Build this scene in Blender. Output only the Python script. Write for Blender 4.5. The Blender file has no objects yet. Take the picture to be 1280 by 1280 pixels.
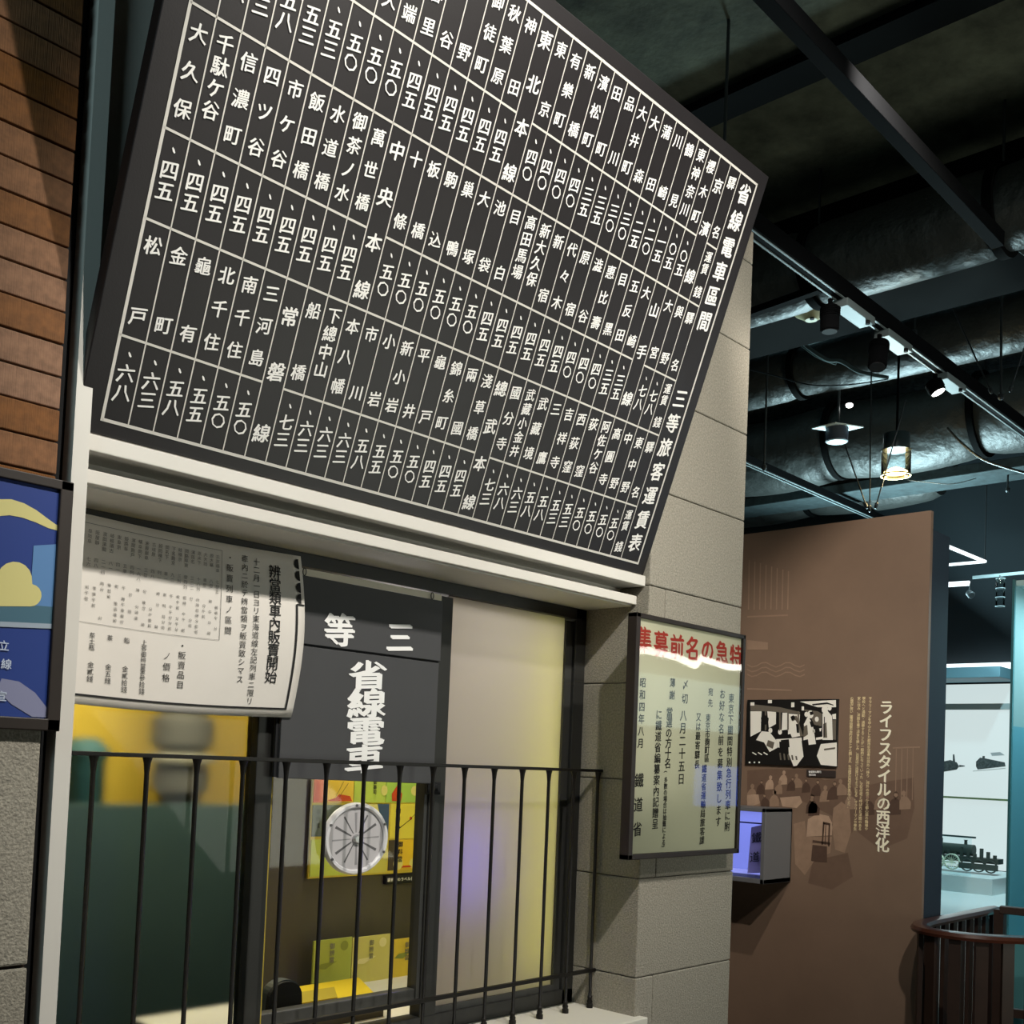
import bpy, bmesh, math, random
from mathutils import Vector, Matrix
random.seed(7)
PI = math.pi
scene = bpy.context.scene
COL = scene.collection

# ------------------------------------------------------------------ camera
CAMF = 1349.4222
CAM = Vector((-2.6839, -1.9613, 0.6335))
YAW, PITCH, ROLL, PPY = 0.8168, 0.0418, 0.0412, 893.92
def camaxes():
    cy, sy, cp, sp = math.cos(YAW), math.sin(YAW), math.cos(PITCH), math.sin(PITCH)
    F = Vector((sy*cp, cy*cp, sp)); R = Vector((cy, -sy, 0)); U = R.cross(F)
    cr, sr = math.cos(ROLL), math.sin(ROLL)
    return F, R*cr + U*sr, -R*sr + U*cr
FW, RT, UP = camaxes()
cd = bpy.data.cameras.new('camera'); cam = bpy.data.objects.new('camera', cd); COL.objects.link(cam)
cd.sensor_width = 36; cd.lens = CAMF/1280*36; cd.shift_y = (PPY-640)/1280
cd.clip_start = 0.05; cd.clip_end = 60
cam.matrix_world = Matrix(((RT.x, UP.x, -FW.x, CAM.x), (RT.y, UP.y, -FW.y, CAM.y), (RT.z, UP.z, -FW.z, CAM.z), (0, 0, 0, 1)))
scene.camera = cam
def at(x, y, ax, val):
    """point of the plane ax=val that the photograph shows at pixel x, y"""
    r = FW + RT*((x-640)/CAMF) - UP*((y-PPY)/CAMF)
    i = 'XYZ'.index(ax); t = (val-CAM[i])/r[i]
    return CAM + r*t

# ------------------------------------------------------------------ world, exposure
scene.view_settings.view_transform = 'Standard'
scene.view_settings.look = 'None'
scene.view_settings.gamma = 1
scene.view_settings.use_curve_mapping = False
scene.view_settings.exposure = 0.08
w = bpy.data.worlds.new('world'); scene.world = w; w.use_nodes = True
w.node_tree.nodes['Background'].inputs[0].default_value = (0.30, 0.42, 0.46, 1)
w.node_tree.nodes['Background'].inputs[1].default_value = 0.03

# ------------------------------------------------------------------ lights
def aim(o, tgt):
    o.rotation_euler = (Vector(tgt)-o.location).to_track_quat('-Z', 'Y').to_euler()
def spot(name, loc, tgt, power, col, angle=60, blend=.5, r=.04):
    l = bpy.data.lights.new(name, 'SPOT'); l.energy = power; l.color = col
    l.spot_size = math.radians(angle); l.spot_blend = blend; l.shadow_soft_size = r
    o = bpy.data.objects.new(name, l); COL.objects.link(o); o.location = loc; aim(o, tgt); return o
def area(name, loc, tgt, power, col, sx, sy):
    l = bpy.data.lights.new(name, 'AREA'); l.energy = power; l.color = col
    l.shape = 'RECTANGLE'; l.size = sx; l.size_y = sy
    o = bpy.data.objects.new(name, l); COL.objects.link(o); o.location = loc; aim(o, tgt); return o
WARM = (1.0, .955, .87); NEUT = (1.0, .96, .88); TEAL = (.62, .93, 1.0)
spot('gallery_spot_front', (-1.55, -2.15, 3.22), (-.25, .1, .75), 265, WARM, 66, .4)
spot('gallery_spot_right', (-.50, -2.3, 3.26), (-1.45, 0, 1.0), 215, WARM, 75, .7)
spot('gallery_spot_pillar', (-.35, -2.6, 2.75), (.45, 0, 1.5), 100, WARM, 50, .7)
spot('gallery_spot_panel', (0, -.77, 2.77), (2.0, .35, 1.35), 165, (1, .92, .82), 62, 1.0, .03)
area('case_uplight', (4.7, 1.5, 1.5), (3.2, .2, 3.1), 105, TEAL, .8, .8)
area('hall_bounce_light', (1.2, -3.4, .4), (1.6, -1.2, 3.5), 38, (.95, 1, .86), 1.5, 1.5)  # added uplight, stands in for light bounced off floor and exhibits
area('left_teal_fill', (-3.6, -.9, 2.3), (-1.8, .1, 1.9), 9, TEAL, 1.0, 1.0)  # added teal fill for the shaded board behind the sign's left edge
spot('far_case_spot', (4.45, .25, 2.5), (5.0, .95, 0), 190, TEAL, 80, .8)  # added spot that brightens the model locomotive and plinth

# ------------------------------------------------------------------ materials
def S(r, g, b):
    f = lambda c: ((c/255+.055)/1.055)**2.4 if c > 10.3 else c/255/12.92
    return (f(r), f(g), f(b), 1)
MATS = {}
def mat(name, col, rough=.6, metal=0, noise=0, nscale=30, bump=0, bscale=60, spec=None, emit=None, estr=0, trans=0, varobj=0, coat=0):
    if name in MATS: return MATS[name]
    m = bpy.data.materials.new(name); m.use_nodes = True; nt = m.node_tree
    b = nt.nodes['Principled BSDF']; b.inputs['Base Color'].default_value = col
    b.inputs['Roughness'].default_value = rough; b.inputs['Metallic'].default_value = metal
    if spec is not None: b.inputs['Specular IOR Level'].default_value = spec
    if coat: b.inputs['Coat Weight'].default_value = coat
    if trans: b.inputs['Transmission Weight'].default_value = trans
    if emit: b.inputs['Emission Color'].default_value = emit; b.inputs['Emission Strength'].default_value = estr
    tc = nt.nodes.new('ShaderNodeTexCoord')
    last = None
    if noise:
        n = nt.nodes.new('ShaderNodeTexNoise'); n.inputs['Scale'].default_value = nscale; n.inputs['Detail'].default_value = 6
        n.inputs['Roughness'].default_value = .65
        nt.links.new(tc.outputs['Object'], n.inputs['Vector'])
        mr = nt.nodes.new('ShaderNodeMapRange'); mr.inputs['From Min'].default_value = .3; mr.inputs['From Max'].default_value = .7
        mr.inputs['To Min'].default_value = 1-noise; mr.inputs['To Max'].default_value = 1+noise
        nt.links.new(n.outputs['Fac'], mr.inputs['Value'])
        mx = nt.nodes.new('ShaderNodeVectorMath'); mx.operation = 'SCALE'
        mx.inputs[0].default_value = col[:3]; nt.links.new(mr.outputs[0], mx.inputs['Scale'])
        last = mx.outputs[0]; nt.links.new(last, b.inputs['Base Color'])
    if varobj:
        oi = nt.nodes.new('ShaderNodeObjectInfo'); hs = nt.nodes.new('ShaderNodeHueSaturation')
        mr2 = nt.nodes.new('ShaderNodeMapRange'); mr2.inputs['To Min'].default_value = 1-varobj; mr2.inputs['To Max'].default_value = 1+varobj
        nt.links.new(oi.outputs['Random'], mr2.inputs['Value']); nt.links.new(mr2.outputs[0], hs.inputs['Value'])
        mr3 = nt.nodes.new('ShaderNodeMapRange'); mr3.inputs['To Min'].default_value = 1+varobj*.7; mr3.inputs['To Max'].default_value = 1-varobj*.9
        nt.links.new(oi.outputs['Random'], mr3.inputs['Value']); nt.links.new(mr3.outputs[0], hs.inputs['Saturation'])
        hs.inputs['Color'].default_value = col
        if last: nt.links.new(last, hs.inputs['Color'])
        nt.links.new(hs.outputs[0], b.inputs['Base Color'])
    if bump:
        n = nt.nodes.new('ShaderNodeTexNoise'); n.inputs['Scale'].default_value = bscale; n.inputs['Detail'].default_value = 5
        nt.links.new(tc.outputs['Object'], n.inputs['Vector'])
        bp = nt.nodes.new('ShaderNodeBump'); bp.inputs['Strength'].default_value = bump; bp.inputs['Distance'].default_value = .004
        nt.links.new(n.outputs['Fac'], bp.inputs['Height']); nt.links.new(bp.outputs[0], b.inputs['Normal'])
    MATS[name] = m; return m

def add_ribs(m, scale, strength, axis='X'):
    nt = m.node_tree; b = nt.nodes['Principled BSDF']
    tc = nt.nodes.new('ShaderNodeTexCoord'); mp = nt.nodes.new('ShaderNodeMapping')
    sc = {'X': (scale, 1, 4), 'Y': (1, scale, 4)}[axis]; mp.inputs['Scale'].default_value = sc
    n = nt.nodes.new('ShaderNodeTexNoise'); n.inputs['Scale'].default_value = 1; n.inputs['Detail'].default_value = 3
    nt.links.new(tc.outputs['Object'], mp.inputs[0]); nt.links.new(mp.outputs[0], n.inputs['Vector'])
    bp = nt.nodes.new('ShaderNodeBump'); bp.inputs['Strength'].default_value = strength; bp.inputs['Distance'].default_value = .003
    nt.links.new(n.outputs['Fac'], bp.inputs['Height']); nt.links.new(bp.outputs[0], b.inputs['Normal'])

M_stone = mat('cast_stone', S(150, 144, 131), .9, noise=.34, nscale=170, bump=.8, bscale=200, varobj=.05)
M_joint = mat('mortar_dark', S(62, 58, 52), .95)
M_tile = mat('scratched_brick_tile', S(124, 82, 48), .85, noise=.28, nscale=40, varobj=.24); add_ribs(M_tile, 420, .6)
M_grout = mat('brick_grout', S(52, 36, 26), .95)
M_white = mat('white_paint', S(214, 210, 202), .55, noise=.03, nscale=6)
M_whiteb = mat('white_paint_board', S(205, 200, 192), .6)
M_sign = mat('sign_black_lacquer', S(26, 22, 24), .45, noise=.10, nscale=9, bump=.05, bscale=300)
M_signedge = mat('sign_black_edge', S(22, 20, 22), .6)
M_letter = mat('white_lettering', S(238, 236, 232), .6)
M_rule = mat('white_rule_paint', S(212, 208, 200), .6)
M_iron = mat('black_iron', S(24, 21, 18), .45, .4, bump=.15, bscale=120)
M_frame = mat('window_frame_dark', S(42, 42, 40), .5, .2, noise=.06, nscale=15)
M_framel = mat('sash_grey_dark', S(62, 62, 60), .45, .2)
M_board = mat('board_charcoal', S(66, 66, 68), .6, noise=.04, nscale=10)
M_black = mat('matt_black', S(14, 15, 18), .8)
M_paper = mat('notice_paper', S(226, 220, 212), .85, noise=.03, nscale=8)
M_ink = mat('black_ink', S(28, 26, 26), .8)
M_inkg = mat('faded_ink', S(120, 116, 112), .8)
M_poster = mat('cream_poster_sheet', S(214, 212, 186), .5, noise=.02, nscale=4)
M_red = mat('red_brush_ink', S(178, 52, 40), .6)
M_pframe = mat('dark_wood_frame', S(34, 24, 18), .5, noise=.15, nscale=12)
M_brown = mat('brown_exhibit_panel', S(128, 104, 86), .62, noise=.07, nscale=3)
M_blue = mat('navy_wall_paint', S(20, 38, 54), .8)
M_dark = mat('dark_room_paint', S(24, 34, 38), .9)
M_ceil = mat('sprayed_dark_ceiling', S(80, 84, 70), .95, noise=.6, nscale=4, bump=1, bscale=30)
M_ceilr = mat('rough_fireproofing', S(70, 82, 84), .95, noise=.75, nscale=28, bump=1, bscale=60)
M_beam = mat('black_beam', S(9, 10, 10), .95, noise=.25, nscale=6, spec=.08)
M_duct = mat('dark_duct_wrap', S(56, 58, 56), .5, .1, noise=.15, nscale=8, bump=1, bscale=9)
M_duct.node_tree.nodes['Bump'].inputs['Distance'].default_value = .02
M_rod = mat('threaded_rod_steel', S(70, 74, 76), .4, .7)
M_track = mat('black_track', S(7, 8, 10), .9, spec=.08)
M_adapt = mat('grey_adapter', S(120, 132, 134), .5)
M_floor = mat('dark_carpet_floor', S(52, 48, 46), .95, noise=.2, nscale=60)
M_wood = mat('reddish_handrail_wood', S(74, 38, 26), .32, noise=.2, nscale=14, coat=.4)
M_woodd = mat('dark_baluster_wood', S(48, 32, 24), .5, noise=.2, nscale=14)
M_yellow = mat('yellow_wall', S(206, 176, 62), .8, noise=.04, nscale=3)
M_green = mat('dark_green_wainscot', S(64, 92, 96), .8, noise=.1, nscale=6)
M_teal = mat('teal_post', S(52, 96, 104), .6)
M_greypost = mat('grey_metal_post', S(84, 82, 76), .6)
M_taupe = mat('taupe_partition', S(84, 78, 66), .8, noise=.08, nscale=3)
M_counter = mat('white_counter', S(220, 216, 204), .5)
M_ylw = mat('yellow_card', S(226, 196, 34), .6)
M_port = mat('pale_plastic', S(196, 192, 194), .45)
M_portd = mat('grey_slot', S(96, 94, 96), .6)
M_steel = mat('bright_metal', S(190, 190, 190), .3, .8)
M_casewhite = mat('case_white', S(206, 218, 218), .6)
M_boxgrey = mat('grey_case_body', S(104, 104, 106), .6)
M_loco = mat('loco_black', S(74, 80, 74), .5, .3)
M_locow = mat('loco_wheel_rim', S(232, 232, 206), .6)
M_luckyel = mat('cream_signage_letter', S(236, 218, 168), .6, emit=S(236, 214, 160), estr=0)

def glass(name, col=(1, 1, 1, 1), rough=0.0, alpha=.12):
    """thin sheet glass: clear see-through with a Fresnel-like gloss"""
    m = bpy.data.materials.new(name); m.use_nodes = True; nt = m.node_tree
    for n in list(nt.nodes): nt.nodes.remove(n)
    out = nt.nodes.new('ShaderNodeOutputMaterial'); mix = nt.nodes.new('ShaderNodeMixShader')
    t = nt.nodes.new('ShaderNodeBsdfTransparent') if rough == 0 else nt.nodes.new('ShaderNodeBsdfRefraction')
    t.inputs[0].default_value = col
    if rough: t.inputs['Roughness'].default_value = rough; t.inputs['IOR'].default_value = 1.06
    g = nt.nodes.new('ShaderNodeBsdfGlossy'); g.inputs['Roughness'].default_value = .03
    lw = nt.nodes.new('ShaderNodeLayerWeight'); lw.inputs['Blend'].default_value = alpha
    nt.links.new(lw.outputs['Fresnel'], mix.inputs[0]); nt.links.new(t.outputs[0], mix.inputs[1]); nt.links.new(g.outputs[0], mix.inputs[2])
    nt.links.new(mix.outputs[0], out.inputs[0]); return m
M_glass = glass('window_glass', (.86, .88, .86, 1), 0, .25)
M_glassb = glass('patterned_glass', (.84, .87, .84, 1), .38, .15)
M_glasst = glass('teal_case_glass', (.84, .96, .98, 1), 0, .3)
M_glassc = glass('clear_lamp_glass', (.9, .95, .95, 1), 0, .35)
def frosted():
    m = bpy.data.materials.new('frosted_film'); m.use_nodes = True; nt = m.node_tree
    b = nt.nodes['Principled BSDF']; out = nt.nodes['Material Output']
    b.inputs['Base Color'].default_value = S(120, 114, 112); b.inputs['Roughness'].default_value = .6
    tr = nt.nodes.new('ShaderNodeBsdfTranslucent'); tr.inputs[0].default_value = (.70, .68, .67, 1)
    mx = nt.nodes.new('ShaderNodeMixShader'); mx.inputs[0].default_value = .62
    nt.links.new(b.outputs[0], mx.inputs[1]); nt.links.new(tr.outputs[0], mx.inputs[2]); nt.links.new(mx.outputs[0], out.inputs[0]); return m
M_frost = frosted()
def glow(name, col, s): return mat(name, (col[0]*.15, col[1]*.15, col[2]*.15, 1), .5, emit=col, estr=s)
G_white = glow('lit_case_panel', S(206, 222, 222), .9)
G_strip = glow('lit_strip', S(235, 246, 250), 1.8)
G_spot = glow('lit_spot_lens', S(255, 250, 240), 9)
G_warm = glow('lit_warm_bulb', S(255, 216, 130), 12)
G_violet = glow('lit_violet_case', S(132, 140, 236), .85)
G_tubey = glow('yellow_tube', S(226, 224, 50), 17.0)
G_tubep = glow('violet_lamp', S(110, 100, 235), 22)
G_tubew = glow('white_tube', S(255, 240, 210), 5)

# ------------------------------------------------------------------ mesh helpers
class MB:
    def __init__(s): s.v = []; s.f = []
    def add(s, vs, fs):
        n = len(s.v); s.v += [tuple(p) for p in vs]; s.f += [tuple(i+n for i in q) for q in fs]; return s
    def box(s, a, b):
        x0, x1 = sorted((a[0], b[0])); y0, y1 = sorted((a[1], b[1])); z0, z1 = sorted((a[2], b[2]))
        vs = [(x, y, z) for z in (z0, z1) for y in (y0, y1) for x in (x0, x1)]
        return s.add(vs, [(0, 2, 3, 1), (4, 5, 7, 6), (0, 1, 5, 4), (2, 6, 7, 3), (0, 4, 6, 2), (1, 3, 7, 5)])
    def slab(s, pts, off):
        """planar outline pts pushed by vector off into a solid"""
        n = len(pts); off = Vector(off); a = [Vector(p) for p in pts]; b = [p+off for p in a]
        return s.add(a+b, [tuple(range(n))[::-1], tuple(range(n, 2*n))]+[(i, (i+1) % n, n+(i+1) % n, n+i) for i in range(n)])
    def flat(s, pts): return s.add([Vector(p) for p in pts], [tuple(range(len(pts)))])
    def bar(s, p, q, w, h=None, up=(0, 0, 1)):
        p, q = Vector(p), Vector(q); h = w if h is None else h; d = (q-p).normalized(); u = Vector(up)
        if abs(d.dot(u)) > .98: u = Vector((0, 1, 0))
        a = d.cross(u).normalized()*w/2; c = a.cross(d).normalized()*h/2
        return s.slab([p-a-c, p+a-c, p+a+c, p-a+c], q-p)
    def tube(s, pts, r, n=10, cap=True):
        pts = [Vector(p) for p in pts]; rs = r if isinstance(r, (list, tuple)) else [r]*len(pts); base = len(s.v); k = len(pts)
        u = None
        for i, p in enumerate(pts):
            d = (pts[min(i+1, k-1)]-pts[max(i-1, 0)]).normalized()
            if u is None:
                u = Vector((0, 0, 1)) if abs(d.z) < .9 else Vector((1, 0, 0))
            u = (u-d*u.dot(d)).normalized(); t = d.cross(u)
            for j in range(n):
                an = 2*PI*j/n; s.v.append(tuple(p+(u*math.cos(an)+t*math.sin(an))*rs[i]))
        for i in range(k-1):
            for j in range(n):
                s.f.append((base+i*n+j, base+i*n+(j+1) % n, base+(i+1)*n+(j+1) % n, base+(i+1)*n+j))
        if cap: s.f.append(tuple(base+j for j in range(n))[::-1]); s.f.append(tuple(base+(k-1)*n+j for j in range(n)))
        return s
    def lathe(s, c, ax, prof, n=32, cap=True):
        """prof: (distance along ax, radius)"""
        ax = Vector(ax).normalized(); c = Vector(c)
        return s.tube([c+ax*t for t, r in prof], [max(r, 1e-4) for t, r in prof], n, cap) if len(set(round(t, 6) for t, r in prof)) == len(prof) else s._l(c, ax, prof, n)
    def _l(s, c, ax, prof, n):
        u = Vector((0, 0, 1)) if abs(ax.z) < .9 else Vector((1, 0, 0)); u = (u-ax*u.dot(ax)).normalized(); t = ax.cross(u); base = len(s.v)
        for d, r in prof:
            for j in range(n):
                an = 2*PI*j/n; s.v.append(tuple(c+ax*d+(u*math.cos(an)+t*math.sin(an))*max(r, 1e-4)))
        for i in range(len(prof)-1):
            for j in range(n):
                s.f.append((base+i*n+j, base+i*n+(j+1) % n, base+(i+1)*n+(j+1) % n, base+(i+1)*n+j))
        return s
    def build(s, name, m, parent=None, smooth=False, bevel=0):
        me = bpy.data.meshes.new(name); org = Vector(parent.location) if parent else Vector((0, 0, 0))
        if parent and parent.parent: org = org + Vector(parent.parent.location)
        me.from_pydata([tuple(Vector(p)-org) for p in s.v], [], s.f); me.materials.append(m)
        bm = bmesh.new(); bm.from_mesh(me); bmesh.ops.recalc_face_normals(bm, faces=bm.faces); bm.to_mesh(me); bm.free()
        if smooth:
            for p in me.polygons: p.use_smooth = True
            me.set_sharp_from_angle(angle=math.radians(40))
        o = bpy.data.objects.new(name, me); COL.objects.link(o)
        if parent: o.parent = parent
        if bevel:
            b = o.modifiers.new('bevel', 'BEVEL'); b.width = bevel; b.segments = 2; b.limit_method = 'ANGLE'
        return o

def tag(o, label=None, cat=None, group=None, kind=None):
    if label: o['label'] = label
    if cat: o['category'] = cat
    if group: o['group'] = group
    if kind: o['kind'] = kind
    return o
def thing(name, loc, label, cat, group=None):
    o = bpy.data.objects.new(name, None); COL.objects.link(o); o.location = loc; o.empty_display_size = .05
    return tag(o, label, cat, group)
def struct(name, mb, m, bevel=0): return tag(mb.build(name, m, None, bevel=bevel), kind='structure')
def box(a, b): return MB().box(a, b)

# ------------------------------------------------------------------ glyphs
GL = {}
ROT = set('ー()（）〜')
def glyph(ch, bold):
    k = (ch, bold)
    if k not in GL:
        c = bpy.data.curves.new('glyph', 'FONT'); c.body = ch; c.resolution_u = 2; c.offset = bold
        o = bpy.data.objects.new('glyph', c); COL.objects.link(o); bpy.context.view_layer.update()
        m = bpy.data.meshes.new_from_object(o)
        vs = [(v.co.x-.5, v.co.y-.38) for v in m.vertices]; fs = [tuple(p.vertices) for p in m.polygons]
        bpy.data.objects.remove(o); bpy.data.curves.remove(c); bpy.data.meshes.remove(m)
        if ch in ROT: vs = [(y, -x) for x, y in vs]
        GL[k] = (vs, fs)
    return GL[k]
def put(mb, ch, c, u, v, size, bold=0.0, slant=0.0, sx=1.0):
    """one character; weight comes from stamping the outline along a broad pen's diagonal"""
    vs, fs = glyph(ch, 0.0); c = Vector(c); nrm = u.cross(v)*.00012
    k = 1 if bold < .004 else (3 if bold < .03 else 4)
    for i in range(k):
        t = 0 if k == 1 else (i/(k-1)-.5)*2; dx, dy = t*bold*1.5, -t*bold*1.1
        mb.add([c + nrm*i + u*((x+dx)*size*sx) + v*((y+dy+slant*(x+dx))*size) for x, y in vs], fs)
def column(mb, text, top, u, v, size, pitch, bold=0, slant=0, sx=1.0):
    for i, ch in enumerate(text):
        if ch != ' ': put(mb, ch, Vector(top)-v*(pitch*i), u, v, size, bold, slant, sx)
XU, ZU = Vector((1, 0, 0)), Vector((0, 0, 1))
NY = Vector((0, -1, 0))

# ================================================================== SETTING
FLOOR = -.87; D1 = .246; SILL = -.1256
struct('floor', box((-6, -6, FLOOR-.1), (9, 5, FLOOR)), M_floor)
struct('ceiling', box((-6, -6, 3.5), (9, 5, 3.6)), M_ceil)
struct('wall_back', box((-6, 4.9, FLOOR), (9, 5, 3.5)), M_dark)
struct('wall_front', box((-6, -6, FLOOR), (9, -5.9, 3.5)), M_dark)
struct('wall_left', box((-6, -6, FLOOR), (-5.9, 5, 3.5)), M_dark)
struct('wall_right', box((8.9, -6, FLOOR), (9, 5, 3.5)), M_dark)

# --- left facade: brick tiles above, cast stone below
XL = -1.84
wl = tag(box((-2.75, .012, FLOOR), (XL, .14, 3.0)).build('wall_facade_left', M_grout), kind='structure')
tz = 1.543; ch = .0605; nrow = 0
z = .72
rowz = [1.543+ch*k for k in range(-14, 20)]
tilem = {}
for k, z0 in enumerate(rowz):
    spans = []; x = XL
    while x > -2.30:
        spans.append((x-.215, x)); x -= .2195
    for a, b in spans:
        key = (round(b-a, 3))
        if key not in tilem:
            mb = box((-(b-a)/2+.001, -.014, -ch/2+.0018), ((b-a)/2-.001, 0, ch/2-.0018))
            o = mb.build('brick', M_tile, wl, bevel=.002); tilem[key] = o
        else:
            o = tilem[key].copy(); COL.objects.link(o)
        o.location = ((a+b)/2, .012+random.uniform(-.0015, .0015), z0+ch/2); o.parent = wl
for k, (za, zb) in enumerate([(.229, .668), (-.21, .229), (-.65, -.21), (FLOOR, -.65)]):
    box((-2.5+.3*(k % 2), -.004, za+.003), (XL, .012, zb-.003)).build('stone_block', M_stone, wl, bevel=.004)

# --- front of the booth: white jamb board and panel above the cornice
struct('wall_booth_front', box((-1.81, .035, 1.219), (0, .13, 2.5)), M_whiteb)
struct('trim_1', box((-1.812, .0, FLOOR), (-1.781, .25, 2.5)), M_white)
struct('wall_booth_side', box((-1.84, .04, FLOOR), (-1.812, .9, 2.5)), M_black)  # black colour stands in for the shade on the jamb's side
# below the sill
struct('wall_booth_base', box((-1.781, .05, FLOOR), (0, .30, SILL-.03)), M_stone)

# --- stone pillar, blocks laid in 0.30 m courses
WP = .534
wp = tag(box((.006, .006, FLOOR), (WP-.006, .92, 2.5)).build('wall_pillar', M_joint), kind='structure')
ZJ = 1.189
vj = {0: None, 1: .09, 2: None, 3: .09, -1: .15, -2: None, -3: .19, -4: None, 4: .15, 5: None, 6: .15}
for k in range(-5, 7):
    zt = ZJ-.3*k+.3; zb = zt-.3
    if zb > 2.5: continue
    zt = min(zt, 2.506); zb = max(zb, FLOOR)
    if zt-zb < .02: continue
    g = .0012
    cuts = [0, WP] if (k % 2 == 0) else [0, .085, WP]
    if k == 5: cuts = [0, .09, WP]
    for a, b in zip(cuts[:-1], cuts[1:]):
        dep = .9
        box((a+(g if a else 0), random.uniform(-.0006, .0006), zb+g), (b-(g if b < WP else 0), dep if a == 0 else dep, zt-g)).build('stone_block', M_stone, wp, bevel=.004)

struct('wall_booth_outer', box((.50, .92, FLOOR), (WP-.002, 2.1, 2.5)), M_stone)
# --- sill / counter: continuous white slab
struct('trim_2', box((-1.781, -.03, SILL-.03), (.028, .246, SILL)), M_counter, .003)
struct('trim_3', box((-1.17, .246, SILL-.03), (0, .9, SILL)), M_counter)

# --- cornice: two stepped fascias with soffits between
struct('trim_4', box((-1.781, .017, 1.186), (-.001, .12, 1.218)), M_white, .002)
struct('trim_5', box((-1.781, .048, 1.131), (-.001, .246, 1.1585)), M_white, .002)
struct('trim_6', box((-1.781, .115, 1.158), (-.001, .20, 1.187)), M_whiteb)
# soffit slab between lower fascia and window head
struct('trim_7', box((-1.781, .066, 1.127), (-.001, .30, 1.133)), M_white)

# --- booth interior
struct('wall_booth_back', box((-1.84, 2.0, FLOOR), (.50, 2.06, 1.6)), M_yellow)
struct('wall_booth_counter', box((-1.84, 1.40, FLOOR), (.0, 1.44, .440)), M_green)
struct('wall_booth_right', box((.44, .96, FLOOR), (.49, 2.0, 1.6)), M_yellow)
struct('ceiling_booth', box((-1.84, .30, 1.45), (.49, 2.06, 1.5)), M_whiteb)
struct('wall_booth_partition', box((-.74, .92, FLOOR), (.0, .96, 1.45)), M_taupe)

# ================================================================== WINDOW
wz0, wz1 = SILL, 1.115
wf = tag(MB().box((-1.781, D1, 1.092), (-.0, D1+.05, 1.127)).box((-1.781, D1, wz0), (0, D1+.05, wz0+.045)).box((-.052, D1, wz0), (0, D1+.05, 1.127))
         .box((-1.781, D1, wz0), (-1.76, D1+.05, 1.127)).build('window_1', M_frame, bevel=.002), kind='structure')
MB().box((-.085, D1+.012, wz0+.04), (-.052, D1+.045, 1.085)).build('window_stile', M_framel, wf)
MB().box((-.652, D1+.002, wz0+.03), (-.592, D1+.045, 1.085)).build('window_mullion', M_frame, wf, bevel=.002)
MB().box((-.592, D1+.012, wz0+.045), (-.085, D1+.04, wz0+.062)).build('sash_rail', M_framel, wf)
MB().box((-1.215, D1+.002, wz0+.02), (-1.168, D1+.05, 1.085)).build('window_mullion', M_frame, wf, bevel=.002)
MB().box((-1.168, D1+.014, -.046), (-.652, D1+.05, -.004)).build('sash_rail', M_framel, wf, bevel=.003)
MB().box((-.664, D1+.008, -.03), (-.652, D1+.045, 1.0)).build('sash_stile', M_framel, wf)
MB().box((-1.168, D1+.008, -.03), (-1.162, D1+.045, 1.0)).build('sash_stile', mat('yellowed_sash_edge', S(170, 150, 50), .6), wf)

# frosted pane, clear pane, patterned pane
MB().box((-.592, D1+.02, wz0+.062), (-.085, D1+.024, 1.092)).build('frosted_pane', M_frost, wf)
MB().flat([(-1.158, D1+.03, -.004), (-.664, D1+.03, -.004), (-.664, D1+.03, 1.0), (-1.158, D1+.03, 1.0)]).build('clear_pane', M_glass, wf)
MB().flat([(-1.74, D1+.03, wz0+.045), (-1.215, D1+.03, wz0+.045), (-1.215, D1+.03, 1.085), (-1.74, D1+.03, 1.085)]).build('patterned_pane', M_glassb, wf)
# latch on the mullion
lt = MB().box((-.668, D1-.008, .53), (-.618, D1+.003, .566)).box((-.655, D1-.016, .538), (-.635, D1-.008, .558)).build('window_latch', M_black, wf, bevel=.002)

# ================================================================== FARE TABLE SIGN
TH = .3398; SX = -.0444; SY = .0169; SZ = 1.2505; CW = .0523; TW = .0865; HF = .1602; HN = .2133; HR = HF+HN; H = 3*HR; NC = 31
SU = Vector((1, 0, 0)); SV = Vector((0, -math.sin(TH), math.cos(TH))); SN = Vector((0, -math.cos(TH), -math.sin(TH)))
def sp(x, v, o=0.0): return Vector((x, SY, SZ)) + SV*v + SN*o
sign = thing('fare_table_sign', sp(-.9, 0), 'huge black fare table board of white station names tilted out over the ticket window', 'sign board')
x0, x1, v0, v1 = -1.800, .0, -.030, 1.160
MB().slab([sp(x0, v0), sp(x1, v0), sp(x1, v1), sp(x0, v1)], -SN*.035).build('board_face', M_sign, sign, bevel=.002)
# rear frame and brackets that hold it off the wall
MB().slab([sp(x0+.03, v0+.03, -.035), sp(x1-.03, v0+.03, -.035), sp(x1-.03, v1-.03, -.035), sp(x0+.03, v1-.03, -.035)], -SN*.02).build('rear_frame', M_signedge, sign)
for xb in (-1.6, -.9, -.2):
    MB().bar(sp(xb, 1.0, -.05), Vector((xb, .04, SZ+1.0*math.cos(TH)+.06)), .025).build('bracket', M_iron, sign)
BO, LO = .0012, .0016
xr = SX; xl = SX-TW-NC*CW
def rule(mb, xa, va, xb, vb, wd):
    a, b = sp(xa, va, BO), sp(xb, vb, BO); d = (b-a).normalized(); n = d.cross(SN).normalized()*wd/2
    mb.flat([a-n, b-n, b+n, a+n])
bd = MB()
for a in [(xl, 0, xr, 0), (xl, H, xr, H), (xl, -.003, xl, H+.003), (xr, -.003, xr, H+.003)]: rule(bd, *a, .0062)
bd.build('border_line', M_rule, sign)
LINECOLS = {0: {1, 15}, 1: {3, 21}, 2: {12, 24}}
for k in range(NC+1):
    x = SX-TW-k*CW
    if 0 <= k < NC:
        m_ = MB(); rule(m_, x, 0, x, H, .0027); m_.build('column_rule', M_rule, sign)
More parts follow.
